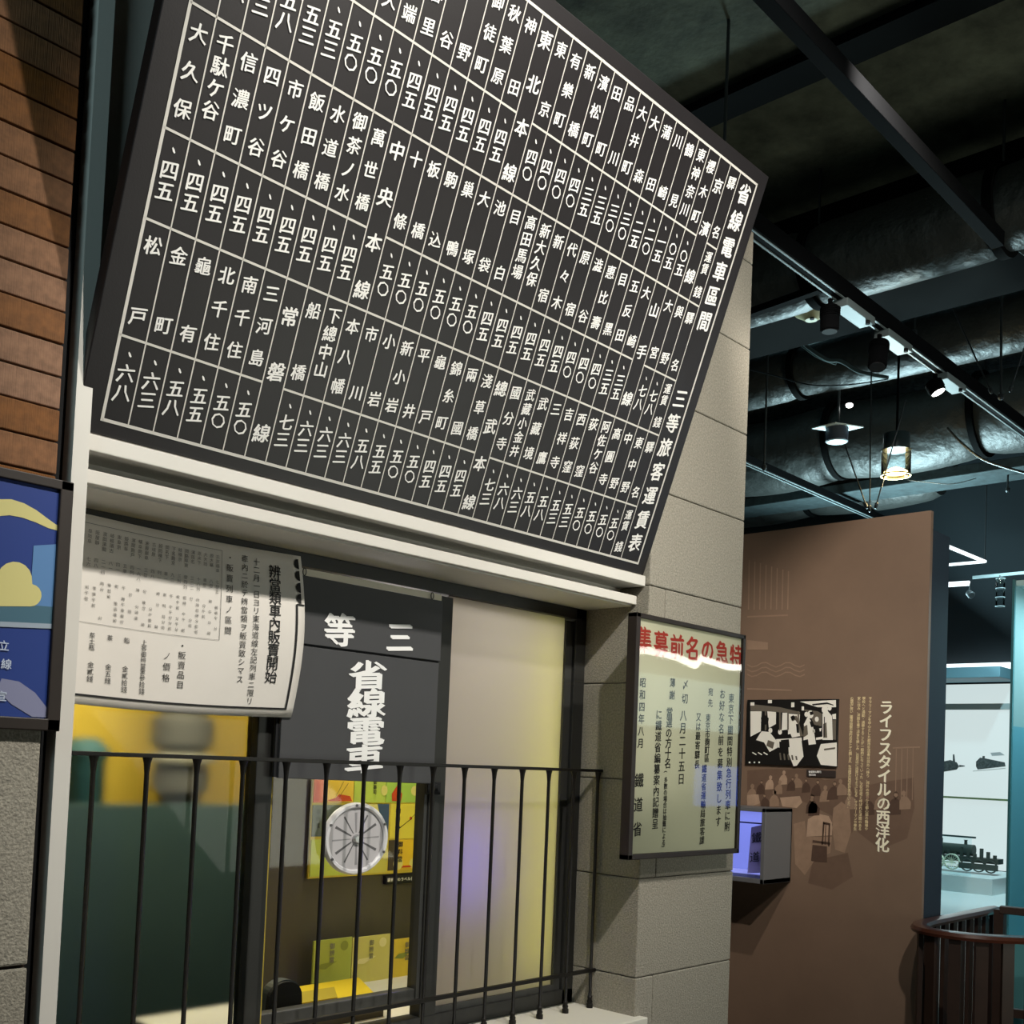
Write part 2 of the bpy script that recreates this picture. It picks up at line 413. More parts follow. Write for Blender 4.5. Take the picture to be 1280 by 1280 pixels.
for r in range(3):
    vb = H-(r+1)*HR
    if r < 2:
        m_ = MB(); rule(m_, xl, vb, SX-TW, vb, .0046); m_.build('row_rule', M_rule, sign)
    m_ = MB(); run = None
    for c in range(NC+1):
        isl = c == NC or c in LINECOLS[r]
        if not isl and run is None: run = c
        if isl and run is not None:
            rule(m_, SX-TW-run*CW, vb+HF, SX-TW-c*CW, vb+HF, .0046); run = None
    m_.build('row_rule', M_rule, sign)
TITLE = [('省', 1.077), ('線', 1.003), ('電', .93), ('車', .861), ('區', .792), ('間', .720), ('三', .494), ('等', .421), ('旅', .349), ('客', .276), ('運', .203), ('賃', .129), ('表', .058)]
for c_, v_ in TITLE:
    tb = MB(); put(tb, c_, sp(SX-TW/2, v_, LO), SU, SV, .058, .017, .20); tb.build('title_character', M_letter, sign)
ROWS = [
 ['#', '京濱線', ('櫻木町', '〇五'), ('東神奈川', '〇五'), ('鶴見', '一五'), ('川崎', '二〇'), ('蒲田', '二五'), ('大森', '三〇'), ('大井町', '三〇'), ('品川', '三五'), ('田町', '三五'),
  ('濱松町', '四〇'), ('新橋', '四〇'), ('有樂町', '四〇'), ('東京', '四〇'), '東北本線', ('神田', '四五'), ('秋葉原', '四五'), ('御徒町', '四五'), ('上野', '四五'), ('鶯谷', '四五'), ('日暮里', '四五'),
  ('田端', '五〇'), ('尾久', '五〇'), ('王子', '五〇'), ('下十條', '五三'), ('赤羽', '五三'), ('川口町', '五八'), ('蕨', '六三'), ('浦和', '六八'), ('與野', '七三')],
 ['#', ('與野', '七八'), ('大宮', '七八'), '山手線', ('大崎', '三五'), ('五反田', '三五'), ('目黑', '四〇'), ('惠比壽', '四〇'), ('澁谷', '四〇'), ('原宿', '四五'), ('代々木', '四五'), ('新宿', '四五'),
  ('新大久保', '四五'), ('高田馬場', '四五'), ('目白', '四五'), ('池袋', '五〇'), ('大塚', '五〇'), ('巢鴨', '五〇'), ('駒込', '五〇'), ('板橋', '五〇'), ('十條', '五〇'), '中央本線', ('萬世橋', '四五'),
  ('御茶ノ水', '四五'), ('水道橋', '四五'), ('飯田橋', '四五'), ('市ケ谷', '四五'), ('四ツ谷', '四五'), ('信濃町', '四五'), ('千駄ケ谷', '四五'), ('大久保', '四五')],
 ['#', ('東中野', '五〇'), ('中野', '五〇'), ('高圓寺', '五〇'), ('阿佐ケ谷', '五〇'), ('荻窪', '五三'), ('西荻窪', '五三'), ('吉祥寺', '五八'), ('三鷹', '五八'), ('武藏境', '六三'), ('武藏小金井', '六八'),
  ('國分寺', '七三'), '總武本線', ('淺草橋', '四五'), ('兩國', '四五'), ('錦糸町', '四五'), ('龜戸', '五〇'), ('平井', '五〇'), ('新小岩', '五五'), ('小岩', '五八'), ('市川', '六三'), ('本八幡', '六三'),
  ('下總中山', '六三'), ('船橋', '七三'), '常磐線', ('三河島', '五〇'), ('南千住', '五〇'), ('北千住', '五五'), ('龜有', '五八'), ('金町', '六三'), ('松戸', '六八')]]
SPREAD = {1: [.5], 2: [.19, .80], 3: [.19, .495, .80], 4: [.16, .34, .52, .70], 5: [.15, .32, .49, .66, .83]}
def nm(s_): return SPREAD[len(s_)] if s_ not in ('東神奈川', '御茶ノ水') else [.15, .37, .59, .81]
GS = .0355; BLD = .0125; SL = .21
for r in range(3):
    vt = H-r*HR; vb = vt-HR; vn = vb+HF
    for c, e in enumerate(ROWS[r]):
        xc = SX-TW-(c+.5)*CW
        if e == '#':
            m_ = MB(); put(m_, '驛', sp(xc, vt-.19*HN, LO), SU, SV, GS, BLD, SL); put(m_, '名', sp(xc, vt-.82*HN, LO), SU, SV, GS, BLD, SL); m_.build('station_name', M_letter, sign)
            m_ = MB(); put(m_, '運', sp(xc, vn-.030, LO), SU, SV, .031, BLD, SL); put(m_, '賃', sp(xc, vn-.063, LO), SU, SV, .031, BLD, SL); put(m_, '錢', sp(xc, vn-.127, LO), SU, SV, .034, BLD, SL); m_.build('fare', M_letter, sign)
        elif isinstance(e, str):
            vs = [vt-.045, vt-.140, vt-.235, vt-.335] if len(e) == 4 else [vt-.07, vt-.185, vt-.315]
            for g_, v_ in zip(e, vs):
                m_ = MB(); put(m_, g_, sp(xc, v_, LO), SU, SV, .041, .016, SL); m_.build('line_name_character', M_letter, sign)
        else:
            n_, f_ = e; m_ = MB()
            for g_, t_ in zip(n_, nm(n_)): put(m_, g_, sp(xc, vt-t_*HN, LO), SU, SV, GS*(1.0 if len(n_) < 5 else .92), BLD, SL)
            m_.build('station_name', M_letter, sign)
            m_ = MB()
            m_.flat([sp(xc-.0035, vn-.0275, LO), sp(xc-.001, vn-.0325, LO), sp(xc+.0025, vn-.0345, LO), sp(xc+.0040, vn-.0325, LO), sp(xc+.001, vn-.0275, LO), sp(xc-.0025, vn-.0250, LO)])
            for i, g_ in enumerate(f_): put(m_, g_, sp(xc, vn-.065-.037*i, LO), SU, SV, .0365 if g_ != '〇' else .033, BLD, SL if g_ != '〇' else 0)
            m_.build('fare', M_letter, sign)

# ================================================================== IRON RAILING
RY = .1619; rail = thing('window_railing', (-.85, RY, SILL), 'black wrought iron guard railing standing on the sill in front of the ticket window', 'railing')
MB().bar((-1.781, RY, .612), (.012, RY, .612), .012, .009).build('top_rail', M_iron, rail, bevel=.001)
MB().bar((-1.781, RY, -.010), (.012, RY, -.010), .013, .011).build('lower_rail', M_iron, rail, bevel=.001)
bx = [-.016-.1174*i for i in range(15)]
proto = None
for i, x in enumerate(bx):
    if proto is None:
        m_ = MB().lathe((x, RY, SILL), (0, 0, 1), [(0, .0105), (.012, .0105), (.014, .008), (.020, .0095), (.026, .0065), (.034, .0085), (.038, .0052), (.70, .0052), (.722, .0075), (.733, .0105)], 10)
        proto = m_.build('baluster', M_iron, rail, smooth=True)
    else:
        o = proto.copy(); COL.objects.link(o); o.parent = rail; o.location = (x-bx[0], 0, 0)

# ================================================================== WHITE NOTICE
NY0 = .206
nt_ = thing('paper_notice', (-1.42, NY0, .72), 'white paper notice with brush lettering and thick black border, curling off the left window pane', 'notice')
nb = MB(); NXa, NXb, NZa, NZb = -1.779, -1.148, .713, 1.106
def npt(x, z, o=0):
    t = max(0, (x+1.32)/.17); bow = .022*max(0, math.sin(min(1, (z-NZa)/.393)*PI))*max(0, (x+1.5)/.35)
    fl = .010*math.sin((z-NZa)*9)*max(0, (x+1.35)/.2)
    return Vector((x + (.010*math.sin((z-NZa)*7) if x > -1.2 else 0), NY0-bow-.006*math.sin(x*7)-o, z + .006*math.sin((x+1.2)*6)+0*fl))
nx, nz = 22, 16
vs = [npt(NXa+(NXb-NXa)*i/nx, NZa+(NZb-NZa)*j/nz) for j in range(nz+1) for i in range(nx+1)]
nb.add(vs, [(j*(nx+1)+i, j*(nx+1)+i+1, (j+1)*(nx+1)+i+1, (j+1)*(nx+1)+i) for j in range(nz) for i in range(nx)])
sh = nb.build('sheet', M_paper, nt_, smooth=True); sm = sh.modifiers.new('thick', 'SOLIDIFY'); sm.thickness = .0006; sm.offset = 1
def on_notice(mb):
    mb.v = [tuple(npt(p[0], p[2], .0025)) for p in mb.v]; return mb
def nrule(mb, xa, za, xb, zb, wd, seg=12):
    for i in range(seg):
        a = Vector((xa+(xb-xa)*i/seg, 0, za+(zb-za)*i/seg)); b = Vector((xa+(xb-xa)*(i+1)/seg, 0, za+(zb-za)*(i+1)/seg)); d = (b-a).normalized(); n = Vector((-d.z, 0, d.x))*wd/2
        mb.flat([a-n, b-n, b+n, a+n])
m_ = MB(); nrule(m_, -1.779, .733, -1.171, .733, .0045); nrule(m_, -1.171, .731, -1.171, .985, .006); nrule(m_, -1.171, .985, -1.150, .985, .004, 2)
for zz in (1.085, 1.056, 1.027, 1.000):
    pts = [(-1.158, 0, zz)]+[(-1.158-.013*math.sin(a), 0, zz+.0125*math.cos(a)) for a in [PI*i/10 for i in range(11)]]
    m_.flat(pts[1:])
on_notice(m_).build('border', M_ink, nt_)
m_ = MB(); column(m_, '辨當類車內販賣開始', (-1.222, 0, 1.058), XU, ZU, .034, .0312, .006); on_notice(m_).build('title_lettering', M_ink, nt_)
m_ = MB()
column(m_, '十二月一日ヨリ東海道線左記列車ニ限リ', (-1.273, 0, 1.075), XU, ZU, .0185, .0192, .001)
column(m_, '車內ニ於テ辨當類ヲ販賣致シマス', (-1.305, 0, 1.078), XU, ZU, .0185, .0200, .001)
column(m_, '・販賣列車ノ區間', (-1.345, 0, 1.075), XU, ZU, .0185, .0240, .001)
column(m_, '・販賣品目', (-1.455, 0, .862), XU, ZU, .0185, .0215, .002)
column(m_, 'ノ價格', (-1.490, 0, .836), XU, ZU, .0185, .0240, .001)
for x_, a_, b_ in [(-1.545, '上等御辨當', '金參拾錢'), (-1.585, '鮨', '金貳拾錢'), (-1.622, '茶', '金五錢'), (-1.660, '茶土瓶', '金貳錢')]:
    column(m_, a_, (x_, 0, .858), XU, ZU, .0130, .0125, .001); column(m_, b_, (x_, 0, .797), XU, ZU, .0140, .0145, .001)
on_notice(m_).build('lettering', M_ink, nt_)
m_ = MB()
for i in range(25):
    x_ = -1.377-.0158*i; rr = random.Random(i)
    txt = [rr.choice('東京大阪下關神戸橫濱靜岡名古屋岐阜米原姫路') for _ in range(rr.choice((3, 4)))]
    column(m_, txt, (x_, 0, 1.072), XU, ZU, .0098, .0105, .001)
    txt = [rr.choice('一二三四五六七八九十列車發') for _ in range(rr.choice((2, 3)))]
    column(m_, txt, (x_, 0, 1.014), XU, ZU, .0095, .0108)
    txt = [rr.choice('午前後時分') if rr.random() < .6 else ' ' for _ in range(7)]
    column(m_, txt, (x_, 0, .968), XU, ZU, .0085, .0120)
nrule(m_, -1.366, 1.088, -1.366, .883, .0010, 8); nrule(m_, -1.779, 1.088, -1.366, 1.088, .0010, 8); nrule(m_, -1.779, .883, -1.366, .883, .0008, 8)
on_notice(m_).build('timetable', M_inkg, nt_)

# ================================================================== HANGING BOARD  三等 / 省線電車
BY = .220
hb = thing('class_board', (-.88, BY, .55), 'charcoal board lettered in white brush script hanging before the middle window pane', 'sign board')
MB().slab([(-1.172, BY, .898), (-.658, BY, .898), (-.658, BY, 1.065), (-1.172, BY, 1.065)], (0, .008, 0)).build('upper_plate', M_board, hb, bevel=.0015)
MB().slab([(-1.172, BY-.003, .568), (-.666, BY-.003, .560), (-.666, BY-.003, .892), (-1.172, BY-.003, .892)], (0, .009, 0)).build('lower_plate', M_board, hb, bevel=.0015)
MB().slab([(-1.180, BY+.006, .57), (-.661, BY+.006, .57), (-.661, BY+.006, 1.0), (-1.180, BY+.006, 1.0)], (0, .006, 0)).build('backing', M_black, hb)
M_lw = mat('bright_white_lettering', S(250, 249, 247), .6)
for c_, x_, z_ in [('等', -1.010, .944), ('三', -.809, .948)]:
    m_ = MB(); put(m_, c_, (x_, BY-.002, z_), XU, ZU, .088, .022, .12, 1.12); m_.build('upper_character', M_lw, hb)
for i, c_ in enumerate('省線電車'):
    m_ = MB(); put(m_, c_, (-.914, BY-.005, .838-.0725*i), XU, ZU, .080, .022, .16, 1.62); m_.build('lower_character', M_lw, hb)
rd = thing('hanging_rod', (-.84, BY, 1.07), 'pale flat curtain rod under the dark window head above the charcoal board', 'rod')
MB().box((-1.165, BY+.004, 1.066), (-.660, BY+.010, 1.083)).build('rod_bar', mat('cream_rod', S(232, 224, 204), .5), rd)
for x_ in (-1.125, -.700):
    MB().tube([(x_+.005*math.cos(a), BY-.001, 1.074+.009*math.sin(a)) for a in [2*PI*i/12 for i in range(13)]], .0012, 6).build('hook', M_iron, rd)

# ================================================================== SPEAKING PORT
PC = Vector((-.893, D1+.020, .413))
port = thing('speaking_port', PC, 'round pale plastic speaking port with radial slots and centre knob on the middle pane', 'speaking port')
MB().lathe(PC, (0, -1, 0), [(0, .084), (.006, .084), (.0065, .060)], 48).build('disc', M_port, port)
MB()._l(PC, Vector((0, -1, 0)), [(0, .080), (.010, .080), (.014, .084), (.014, .090), (.008, .094), (0, .094), (0, .080)], 48).build('rim', mat('white_plastic_rim', S(222, 220, 222), .35), port, smooth=True)
for i in range(12):
    a = PI/2-2*PI*i/12 + .05; d = Vector((math.cos(a), 0, math.sin(a))); n = Vector((-d.z, 0, d.x))
    wd = .0022 if i % 2 else .0035; r1 = .068
    MB().slab([PC+d*.016-n*wd*.5+NY*.0068, PC+d*r1-n*wd+NY*.0068, PC+d*r1+n*wd+NY*.0068, PC+d*.016+n*wd*.5+NY*.0068], (0, .0008, 0)).build('slot', M_portd if i % 3 else mat('pale_slot', S(150, 148, 150), .6), port)
MB().lathe(PC, (0, -1, 0), [(.005, .012), (.014, .012), (.018, .009)], 8).build('knob', M_steel, port, smooth=True)
for a in (95, 25, 335, 215, 155):
    q = PC+Vector((math.cos(math.radians(a)), 0, math.sin(math.radians(a))))*.087
    MB().lathe(q, (0, -1, 0), [(.010, .0035), (.016, .0035)], 10).build('screw', M_portd, port)

port.scale = (1.13, 1, 1)
# ================================================================== BOOTH INTERIOR THINGS
LY = .905
lp = thing('bento_label_poster', (-.32, LY, .22), 'bright yellow and green poster of old lunch box labels hanging behind the speaking port', 'poster')
MB().box((-.562, LY, .224), (-.082, LY+.008, .556)).build('poster_sheet', mat('poster_yellow', S(214, 190, 70), .6), lp)
LAB = [(-.558, -.520, .470, .552, (224, 110, 60)), (-.518, -.395, .470, .552, (240, 200, 70)), (-.392, -.255, .470, .552, (190, 210, 90)), (-.252, -.090, .470, .552, (170, 205, 90)),
       (-.558, -.405, .360, .462, (90, 100, 88)), (-.402, -.345, .360, .462, (196, 186, 92)), (-.342, -.235, .345, .465, (60, 84, 120)), (-.228, -.090, .345, .465, (232, 214, 78)),
       (-.558, -.405, .230, .350, (196, 208, 80)), (-.402, -.235, .230, .340, (208, 196, 90)), (-.228, -.200, .235, .340, (70, 58, 46)), (-.198, -.090, .235, .340, (238, 196, 50))]
for i, (a, b, c_, d_, rgb) in enumerate(LAB):
    box((a, LY-.003, c_), (b, LY, d_)).build('label_card', mat('label_%d_%d_%d' % rgb, S(*rgb), .6), lp)
def disc(mb, c, r, n=20, sx=1):
    mb.flat([Vector(c)+XU*(r*sx*math.cos(2*PI*i/n))+ZU*(r*math.sin(2*PI*i/n)) for i in range(n)])
m_ = MB(); disc(m_, (-.262, LY-.0045, .512), .018, sx=.8); disc(m_, (-.120, LY-.0045, .512), .018, sx=1.1); disc(m_, (-.375, LY-.0045, .44), .019); disc(m_, (-.415, LY-.005, .44), .016); disc(m_, (-.185, LY-.0045, .258), .022); disc(m_, (-.115, LY-.0045, .256), .018)
m_.flat([(-.330, LY-.0045, .465), (-.290, LY-.0045, .465), (-.278, LY-.0045, .43), (-.285, LY-.0045, .40), (-.280, LY-.0045, .37), (-.33, LY-.0045, .36)])
m_.build('printed_circles', mat('print_cream', S(226, 214, 130), .6), lp)
m_ = MB(); m_.flat([(-.51, LY-.0045, .475), (-.40, LY-.0045, .475), (-.41, LY-.0045, .492), (-.455, LY-.0045, .498), (-.47, LY-.0045, .486)])
m_.flat([(-.225, LY-.0045, .475), (-.185, LY-.0045, .475), (-.18, LY-.0045, .50), (-.205, LY-.0045, .53), (-.228, LY-.0045, .50)]); disc(m_, (-.135, LY-.0045, .415), .006)
m_.flat([(-.555, LY-.0045, .475), (-.535, LY-.0045, .475), (-.535, LY-.0045, .53), (-.55, LY-.0045, .545)]); m_.flat([(-.17, LY-.0046, .243), (-.12, LY-.0046, .243), (-.13, LY-.0046, .25), (-.16, LY-.0046, .25)])
m_.build('printed_red', mat('print_red', S(206, 70, 30), .6), lp)
m_ = MB(); column(m_, '御辨當', (-.312, LY-.0055, .435), XU, ZU, .026, .026, .01); column(m_, '御辨當', (-.196, LY-.0055, .440), XU, ZU, .024, .030, .01)
column(m_, '御料當', (-.178, LY-.0055, .325), XU, ZU, .022, .026, .01); column(m_, '御壽司', (-.305, LY-.0055, .540), XU, ZU, .016, .017, .01); column(m_, '御辨當', (-.537, LY-.0055, .44), XU, ZU, .018, .022, .01)
for (xa, za, xb, zb) in [(-.47, .49, -.44, .54), (-.455, .49, -.42, .535), (-.19, .38, -.13, .415), (-.195, .375, -.14, .41), (-.135, .415, -.11, .435)]:
    a, b = Vector((xa, LY-.0055, za)), Vector((xb, LY-.0055, zb)); n = Vector((0, 0, .0012)); m_.flat([a-n, b-n, b+n, a+n])
m_.build('printed_lettering', M_ink, lp)
cp = thing('caption_plate', (-.16, LY, .19), 'small black caption strip with white print under the lunch box label poster', 'caption')
MB().box((-.235, LY-.004, .188), (-.086, LY+.012, .216)).build('plate', M_black, cp)
m_ = MB()
for i, c_ in enumerate('驛辨當のラベル各種'): put(m_, c_, (-.223+.0152*i, LY-.0048, .203), XU, ZU, .014, .01)
m_.build('lettering', M_letter, cp)
# reflection of the labels in the counter glass, put in as upright coloured cards
for i, (a, b, zb, zt, rgb, lab) in enumerate([(-.560, -.405, -.115, .030, (176, 184, 84), 'pale green reflection of a label in the counter glass, built as a card at far left of its row'), (-.402, -.235, -.115, .026, (214, 204, 120), 'cream reflection of a label in the counter glass, built as a card'), (-.230, -.088, -.115, .004, (226, 196, 70), 'yellow reflection of a label in the counter glass, built as a card behind the window mullion')]):
    t_ = thing('label_reflection', ((a+b)/2, .86, SILL), lab, 'label card', 'reflections of the labels in the counter glass, built as cards')
    MB().box((a, .86, SILL), (b, .866, zt)).build('card', mat('lc_%d' % i, S(*rgb), .6), t_)
    m_ = MB(); mx_ = (a+b)/2; disc(m_, (mx_+.045, .858, zt-.025), .016); m_.flat([(a+.01, .858, -.06), (a+.05, .858, -.064), (mx_, .858, -.050), (mx_+.02, .858, -.042), (a+.03, .858, -.046)]); m_.build('printed_scene', mat('lcp_%d' % i, S(142, 150, 66) if i != 1 else S(236, 226, 170), .6), t_)
    m_ = MB(); column(m_, '御辨當', (mx_-.005, .857, zt-.022), XU, ZU, .020, .022, .01); m_.build('lettering', M_inkg, t_)
ys = thing('yellow_tray', (-.7, .62, SILL), 'bright yellow flat tray lying on the booth counter behind the window rail', 'tray')
MB().slab([(-1.05, .45, SILL+.025), (-.60, .45, SILL+.025), (-.42, .80, SILL+.025), (-.86, .80, SILL+.025)], (0, 0, .010)).build('tray_base', M_ylw, ys)
MB().slab([(-.82, .60, SILL+.036), (-.66, .60, SILL+.036), (-.58, .72, SILL+.036), (-.76, .72, SILL+.036)], (0, 0, .002)).build('sheet', mat('mustard_paper', S(176, 156, 40), .7), ys)
MB().slab([(-1.03, .46, SILL), (-.60, .46, SILL), (-.44, .79, SILL), (-.86, .79, SILL)], (0, 0, .025)).build('foot', M_taupe, ys)
tk = thing('ticket_sheet', (-.84, .34, SILL), 'mustard yellow paper lying on the white counter under the window rail', 'paper')
MB().slab([(-.90, .30, SILL+.0005), (-.79, .285, SILL+.0005), (-.66, .36, SILL+.0005), (-.80, .385, SILL+.0005)], (0, 0, .001)).build('sheet', mat('ochre_paper', S(190, 158, 60), .8), tk)
ar = thing('arched_block', (-1.03, .34, SILL), 'black round topped block standing behind the lower window rail at left', 'ticket divider')
def arch(x0_, x1_, z0_, zt_, y_): 
    c_ = (x0_+x1_)/2; r_ = (x1_-x0_)/2
    return [(x0_-.012, y_, z0_), (x1_+.012, y_, z0_)]+[(c_+r_*math.cos(PI*i/14), y_, zt_-r_*.8+r_*.8*math.sin(PI*i/14)) for i in range(15)]
MB().slab(arch(-1.085, -.985, SILL, .047, .335), (0, .012, 0)).build('front_plate', M_black, ar)
MB().slab(arch(-1.080, -.980, SILL, .050, .347), (0, .03, 0)).build('body', mat('slate_grey', S(66, 74, 76), .5), ar)
# posts beyond the patterned pane
gp = thing('ringed_post', (-.665, 1.65, FLOOR), 'blurred grey post with a wide collar seen through the left window pane', 'post')
MB().lathe((-.665, 1.65, FLOOR), (0, 0, 1), [(0, .075), (1.34, .075), (1.345, .10), (1.42, .10), (1.43, .085), (1.50, .085), (1.51, .11), (1.60, .11), (1.61, .085), (2.3, .085)], 24).build('post_body', M_greypost, gp, smooth=True)
MB()._l(Vector((-.665, 1.65, FLOOR)), Vector((0, 0, 1)), [(1.44, .088), (1.45, .12), (1.47, .12), (1.48, .088)], 24).build('collar', mat('pale_collar', S(150, 146, 130), .6), gp, smooth=True)
tp = thing('teal_column', (-.86, 1.9, FLOOR), 'teal column blurred behind the left edge of the left window pane', 'column')
MB().lathe((-.95, 1.8, FLOOR), (0, 0, 1), [(0, .07), (1.45, .07), (1.47, .085), (1.50, .06), (1.52, .04)], 20).build('shaft', M_teal, tp, smooth=True)
# interior lamps
def tube_lamp(name, a, b, r, m, lab):
    a, b = Vector(a), Vector(b); t_ = thing(name, a, lab, 'lamp'); MB().tube([a, b], r, 12).build('tube', m, t_, smooth=True)
    d = (b-a).normalized()
    MB().tube([a-d*.02, a], r*1.25, 12).build('end_cap', M_port, t_); MB().tube([b, b+d*.02], r*1.25, 12).build('end_cap', M_port, t_); return t_
tube_lamp('strip_lamp', (-.140, .400, -.03), (-.140, .400, 1.05), .012, G_tubey, 'yellow strip lamp glowing behind the right edge of the frosted pane')
MB().tube([(-.455, .44, SILL), (-.455, .44, .30), (-.455, .412, .30)], .004, 8).build('lamp_stand', M_iron, tube_lamp('strip_lamp', (-.455, .400, .20), (-.455, .400, .46), .014, G_tubep, 'violet lamp glowing low behind the frosted pane'))
area('booth_ceiling_lamp', (-.40, .62, 1.38), (-.45, .55, 0), 6, (1, .93, .8), .5, .2)
area('booth_rear_lamp', (-.9, 1.15, 1.42), (-.7, 1.6, .2), 34, (1, .9, .62), .9, .3)
area('frost_back_lamp', (-.34, .80, .9), (-.36, .27, .45), 1.7, (1, .92, .90), .3, .5)

# ================================================================== FRAMED POSTER ON THE PILLAR
PY = -.06
fp = thing('framed_poster', (.165, -.03, .36), 'tall glazed poster with red title and black brush lettering on the stone pillar', 'framed poster')
pa, pb, pz0, pz1 = -.140, .470, .357, 1.084; fw = .020
MB().box((pa, PY, pz0), (pb, -.026, pz0+.016)).box((pa, PY, pz1-.014), (pb, -.026, pz1)).box((pa, PY, pz0), (pa+fw, -.026, pz1)).box((pb-.015, PY, pz0), (pb, -.026, pz1)).build('frame', M_pframe, fp, bevel=.002)
PS = PY+.010
MB().box((pa+.01, PS, pz0+.01), (pb-.01, -.030, pz1-.01)).build('poster_sheet', M_poster, fp)
MB().box((.02, -.028, pz0+.05), (.40, .0, pz1-.05)).build('mounting_back', M_joint, fp)
PG = PS-.0007
m_ = MB()
for i, c_ in enumerate('集募前名の急特'): put(m_, c_, (-.088+.0855*i, PG, 1.008-.004*math.sin(i)), XU, ZU, .082, .018, .06, .95)
m_.build('red_title', M_red, fp)
m_ = MB()
def pcol(t, x, z, s, p, b=.010): column(m_, t, (x, PG, z), XU, ZU, s, p, b, .06)
pcol('東京下關間特別急行列車に附', .405, .868, .034, .0352); pcol('お好な名前を募集致します', .350, .878, .034, .0378)
pcol('宛先', .280, .880, .028, .036); pcol('東京市麹町區', .270, .795, .0285, .0258); pcol('鐵道省運輸局旅客課', .258, .632, .0285, .0285)
pcol('又は最寄驛長', .215, .795, .029, .0300)
pcol('〆切', .135, .892, .034, .044); pcol('八月二十五日', .130, .795, .037, .0395)
pcol('薄謝', .065, .892, .030, .038); pcol('當選の方十名', .055, .800, .034, .0312); pcol('(多數の場合は抽籤による)', .048, .612, .0200, .0190)
pcol('に鐵道省編纂案內記贈呈', .000, .790, .033, .0330)
pcol('昭和四年八月', -.088, .880, .031, .036); pcol('鐵道省', -.088, .590, .045, .0720)
m_.build('lettering', M_ink, fp)
MB().flat([(pa+fw, PY+.003, pz0+.016), (pb-.015, PY+.003, pz0+.016), (pb-.015, PY+.003, pz1-.014), (pa+fw, PY+.003, pz1-.014)]).build('glazing', glass('poster_glazing', (.97, .98, .97, 1), 0, .22), fp)

# ================================================================== BLUE POSTER ON THE LEFT WALL
BPY = -.016
bp_ = thing('blue_framed_poster', (-1.95, BPY, .66), 'deep blue poster with moon arc and cloud in dark frame on the brick tiled wall', 'framed poster')
MB().box((-2.42, BPY-.008, .652), (XL+.024, .0, .674)).box((-2.42, BPY-.008, 1.090), (XL+.024, .0, 1.108)).box((XL, BPY-.008, .652), (XL+.024, .0, 1.108)).build('frame', M_pframe, bp_, bevel=.002)
MB().box((-2.42, BPY-.001, .66), (XL+.004, -.004, 1.095)).build('poster_sheet', mat('poster_blue', S(34, 58, 128), .4), bp_)
def bpp(pts, o): return [at(x, y, 'Y', BPY-.001-o) for x, y in pts]
yel = mat('poster_pale_yellow', S(206, 196, 128), .5)
m_ = MB(); m_.flat(bpp([(-60, 634), (-30, 627), (0, 624), (14, 624), (30, 629), (46, 638), (62, 650), (75, 659), (75, 664), (60, 660), (45, 653), (28, 647), (12, 644), (0, 645), (-60, 652)], .0008)); m_.build('printed_arc', yel, bp_)
cl = []
for (cx_, cy_, r_, a0, a1) in [(-22, 738, 20, 200, 260), (18, 724, 22, 180, 350), (38, 744, 14, 280, 450)]:
    for i in range(9):
        a = math.radians(a0+(a1-a0)*i/8); cl.append((cx_+r_*math.cos(a), cy_+r_*math.sin(a)))
m_ = MB(); m_.flat(bpp([(-60, 757)]+cl, .0022)); m_.build('printed_cloud', yel, bp_)
m_ = MB(); m_.flat(bpp([(42, 682), (76, 680), (72, 780), (36, 778)], .0012)); m_.build('printed_light_block', mat('poster_mid_blue', S(84, 128, 178), .5), bp_)
m_ = MB(); m_.flat(bpp([(-60, 756), (48, 757), (70, 759), (68, 780), (-60, 776)], .0015)); m_.build('printed_green_band', mat('poster_sea_green', S(62, 100, 118), .5), bp_)
m_ = MB(); m_.flat(bpp([(-60, 774), (68, 780), (68, 786), (-60, 781)], .0020)); m_.build('printed_stripe', mat('poster_pale', S(150, 162, 176), .5), bp_)
m_ = MB(); m_.flat(bpp([(2, 848), (24, 852), (44, 866), (58, 884), (62, 897), (40, 896), (14, 880), (-4, 862)], .0012)); m_.build('printed_wing', mat('poster_lavender', S(128, 130, 160), .5), bp_)
m_ = MB()
for i, (x_, y_, c_) in enumerate([(5, 807, '立'), (8, 830, '線'), (-14, 807, '國'), (-14, 830, '鐵'), (2, 870, '宣')]): put(m_, c_, at(x_, y_, 'Y', BPY-.0035), XU, ZU, .019, .01)
m_.build('lettering', mat('poster_letter', S(186, 196, 214), .5), bp_)

# ================================================================== BROWN EXHIBIT PANEL
XB = 2.0; YN = -.05; ZT = 1.812
wb = tag(box((XB, YN, FLOOR), (XB+.025, 3.2, ZT)).build('wall_exhibit', M_brown), kind='structure')
struct('wall_exhibit_core', box((XB+.025, YN, FLOOR), (2.215, 3.2, 1.73)), M_blue)
struct('wall_far_side', box((2.215, 3.1, FLOOR), (8.9, 3.2, 3.5)), mat('dark_navy_wall', S(15, 24, 30), .9))
YU, XN = Vector((0, -1, 0)), Vector((-1, 0, 0))     # text on this wall runs towards -Y
def wpt(x, y, o=.0006): p = at(x, y, 'X', XB); return Vector((XB-o, p.y, p.z))
title = thing('exhibit_title', wpt(1106, 970), 'large cream vertical title lettering on the brown exhibit panel', 'lettering')
m_ = MB(); p0 = wpt(1108, 884, .0012); p1 = wpt(1103, 1056, .0012)
for i, c_ in enumerate('ライフスタイルの西洋化'):
    put(m_, c_, p0+(p1-p0)*(i/10), YU, ZU, .068, .020)
m_.build('lettering', mat('cream_letter', S(255, 248, 222), .6), title)
txt = thing('exhibit_text', wpt(1075, 950), 'four narrow columns of small cream text left of the large title on the brown panel', 'lettering')
